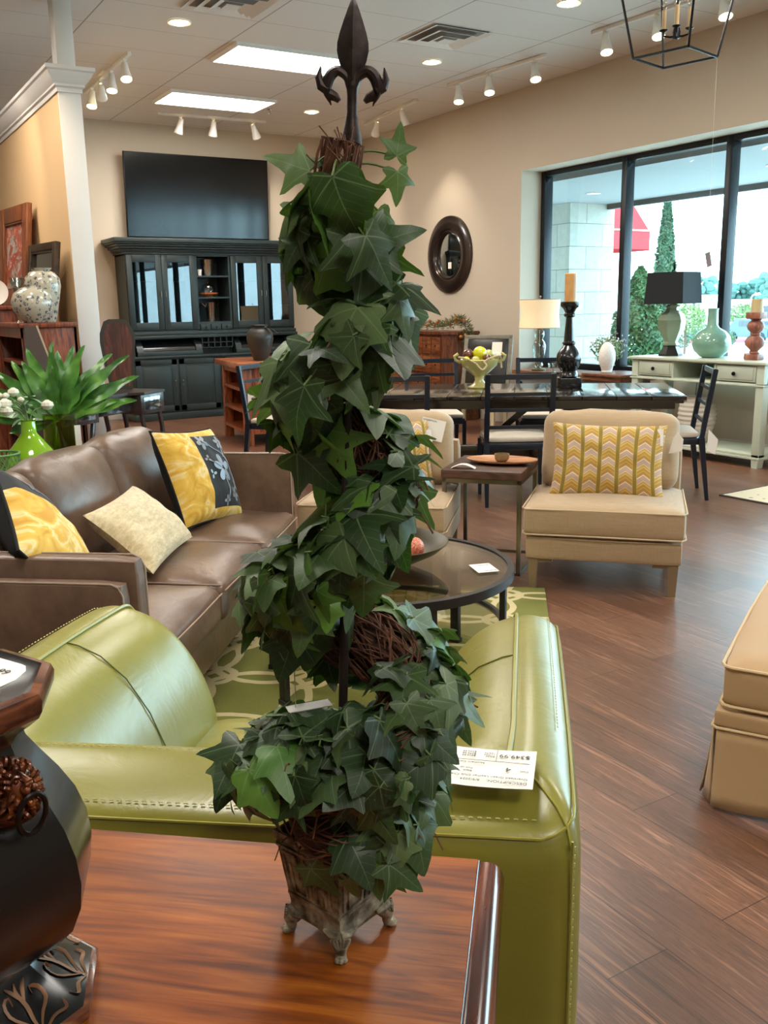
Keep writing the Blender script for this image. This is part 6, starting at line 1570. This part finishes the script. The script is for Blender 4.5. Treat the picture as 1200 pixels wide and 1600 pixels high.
# painted scrolls on foot panels and lid
def octr(prof, z):
    for a, b in zip(prof[:-1], prof[1:]):
        if a[1] <= z <= b[1]+1e-9: return a[0]+(b[0]-a[0])*(z-a[1])/max(1e-6, b[1]-a[1])
    return prof[-1][0]
scr = MB()
def onpanel(k, u, z, prof):
    r = octr(prof, z); a0, a1 = pu+(k-1)*pi/4, pu+k*pi/4
    p0 = V((r*cos(a0), r*sin(a0), z)); p1 = V((r*cos(a1), r*sin(a1), z)); q = p0.lerp(p1, u); o = ((p0+p1)/2).normalized(); return q+V((o.x, o.y, .6))*.0012
sets = [[(.5, .016), (.48, .024), (.5, .034), (.46, .044), (.5, .050)], [(.5, .018), (.36, .026), (.22, .034), (.2, .042), (.3, .044), (.32, .038)], [(.5, .018), (.64, .026), (.8, .032), (.82, .04), (.7, .043), (.68, .038)], [(.5, .016), (.3, .020), (.14, .019), (.08, .024)], [(.5, .016), (.7, .020), (.88, .020), (.93, .025)], [(.5, .036), (.4, .045), (.3, .05)], [(.5, .036), (.6, .045), (.72, .05)]]
for k in (-1, 0, -2, 1):
    for s0 in sets:
        pts = bez([(u, z, 0) for u, z in s0], 14); m_ = len(pts); scr.tube([onpanel(k, p.x, p.y, pfoot[4:]) for p in pts], [.0017*(.35+sin(pi*(i+.5)/m_)) for i in range(m_)], 5, flat=.2)
for (x, y, a) in ((.05, .0, .4), (.035, -.04, -.7), (.045, .045, 1.4), (.06, .02, .9)):
    pts = bez([(x+.02*cos(a+q)*q*.5, y+.02*sin(a+q)*q*.5, .3385) for q in (.0, .8, 1.6, 2.4)], 14); scr.tube(pts, [.0016*(.35+sin(pi*(i+.5)/len(pts))) for i in range(len(pts))], 5, flat=.3)
scr.build('painted_scrolls', gold, ur)
# lion head handle on the panel facing right-front
la = atan2(-.333, .943)-.75; hd = V((cos(la), sin(la), 0)); LP = hd*.090+V((0, 0, .262))
LN = (hd+V((0, 0, .55))).normalized(); LX = V((-sin(la), cos(la), 0)); LY = LN.cross(LX)
LM0 = Matrix(((LX.x, LY.x, LN.x, LP.x), (LX.y, LY.y, LN.y, LP.y), (LX.z, LY.z, LN.z, LP.z), (0, 0, 0, 1)))
LM = LM0 @ Matrix.Scale(.84, 4)
lion_m = N('lion_copper'); nn = lion_m.noise(lion_m.co(), 60, 4); lion_m.P(col=lion_m.ramp(nn, [(.3, '#2f150b'), (.55, '#6d371b'), (.75, '#a8642f')]), rough=.32, metal=.5, coat=.3); lion_m.bump(nn, .4, .002); lion_m = lion_m.m
MB(LM).lathe([(.002, -.02), (.036, -.02), (.037, -.002), (.033, .004), (.028, .004), (.002, .006)], 28, cap=False).build('handle_plate', lion_m, ur)
lh = MB(LM)
lh.sphere((0, .002, .012), .017, 16, (1, 1.15, .9)).sphere((0, -.004, .026), .0085, 12, (.95, .8, .9)).sphere((0, .000, .034), .004, 10, (1.3, .7, .7)).sphere((0, -.011, .024), .0055, 10, (1.1, .8, .8))
lh.tube([(0, .012, .024), (0, .006, .031), (0, .001, .035)], [.004, .0035, .004], 8)
for s_ in (-1, 1):
    lh.sphere((s_*.0045, -.006, .032), .0045, 10).sphere((s_*.0075, .007, .026), .0030, 8).tube([(s_*.003, .010, .028), (s_*.007, .012, .0265), (s_*.011, .009, .023)], .0022, 6).sphere((s_*.014, .012, .012), .005, 8)
rnd = random.Random(3)
for ring, (r0, zz) in enumerate(((.014, .017), (.019, .010), (.024, .005))):
    for k in range(15+ring*3):
        a = 2*pi*k/(15+ring*3)+ring*.2+rnd.uniform(-.1, .1); tw_ = rnd.uniform(-.4, .4)
        lh.tube(bez([(r0*cos(a), r0*1.1*sin(a), zz+.004), ((r0+.006)*cos(a+tw_*.4), (r0+.006)*1.1*sin(a+tw_*.4), zz+.005), ((r0+.010)*cos(a+tw_), (r0+.010)*1.1*sin(a+tw_), zz-.006)], 6), [.0032, .0034, .003, .0025, .0018, .0009, .0006][:len(bez([(0, 0, 0), (0, 0, 1), (0, 0, 2)], 6))], 6)
lo = lh.build('lion_head', lion_m, ur)
rg_ = V((0, -.011, .028)); cen = (LM @ rg_)+V((0, 0, -.019))
rx = hd; ring_pts = [cen+LX*.013*cos(k*pi/14)+V((0, 0, 1))*.020*sin(k*pi/14)+hd*.004*sin(k*pi/14+.6) for k in range(28)]
MB().tube(ring_pts, .0026, 8, closed=True).build('ring', mat('dark_iron', '#2b2826', .35, .8), ur)
# price card on the lid
t = thing('price_card', 'white rounded price card ending in 99 lying on the urn lid', 'price tag', (.112, .892, 1.0585), -58)
bm = bmesh.new()
crd = []
for cx_, cy_, a0 in ((-.0, .028, 0), (-.16, .028, 90), (-.16, -.028, 180), (-.0, -.028, 270)):
    for k in range(5): a = radians(a0+k*22.5); crd.append((cx_+.007*cos(a), cy_+.007*sin(a)))
MB().prism(crd, 0, .0010, Matrix.Rotation(radians(3), 4, 'Y')).build('card', card_m, t)
text_mesh('$149.99', .014, frame((1, 0, 0), (0, 1, 0), (-.055, .008, .0026)), ink_m, t)
MB().box(-.15, -.006, -.006, -.0055, .0016, .0020).build('ruled_line', ink_m, t)
bm.free()
# leaf tips of a second plant at the left edge
t = thing('green_houseplant', 'green leaf tips of a small plant behind the urn at the left edge', 'plant', (-.34, 1.86, .0))
mb = MB(); rnd = random.Random(12)
MB().lathe([(.002, .0), (.10, 0), (.13, .70), (.12, .70), (.002, .66)], 20, cap=False).build('planter', mat('planter_dark', '#2a2a28', .5), t)
for k in range(16):
    a = 2*pi*k/16+rnd.uniform(-.2, .2); simple_leaf(mb, (0, 0, .68), (cos(a), sin(a), rnd.uniform(.2, 1.0)), (0, 0, 1), rnd.uniform(.22, .34), .035, .5, 12)
mb.build('leaves', fernm.m, t)
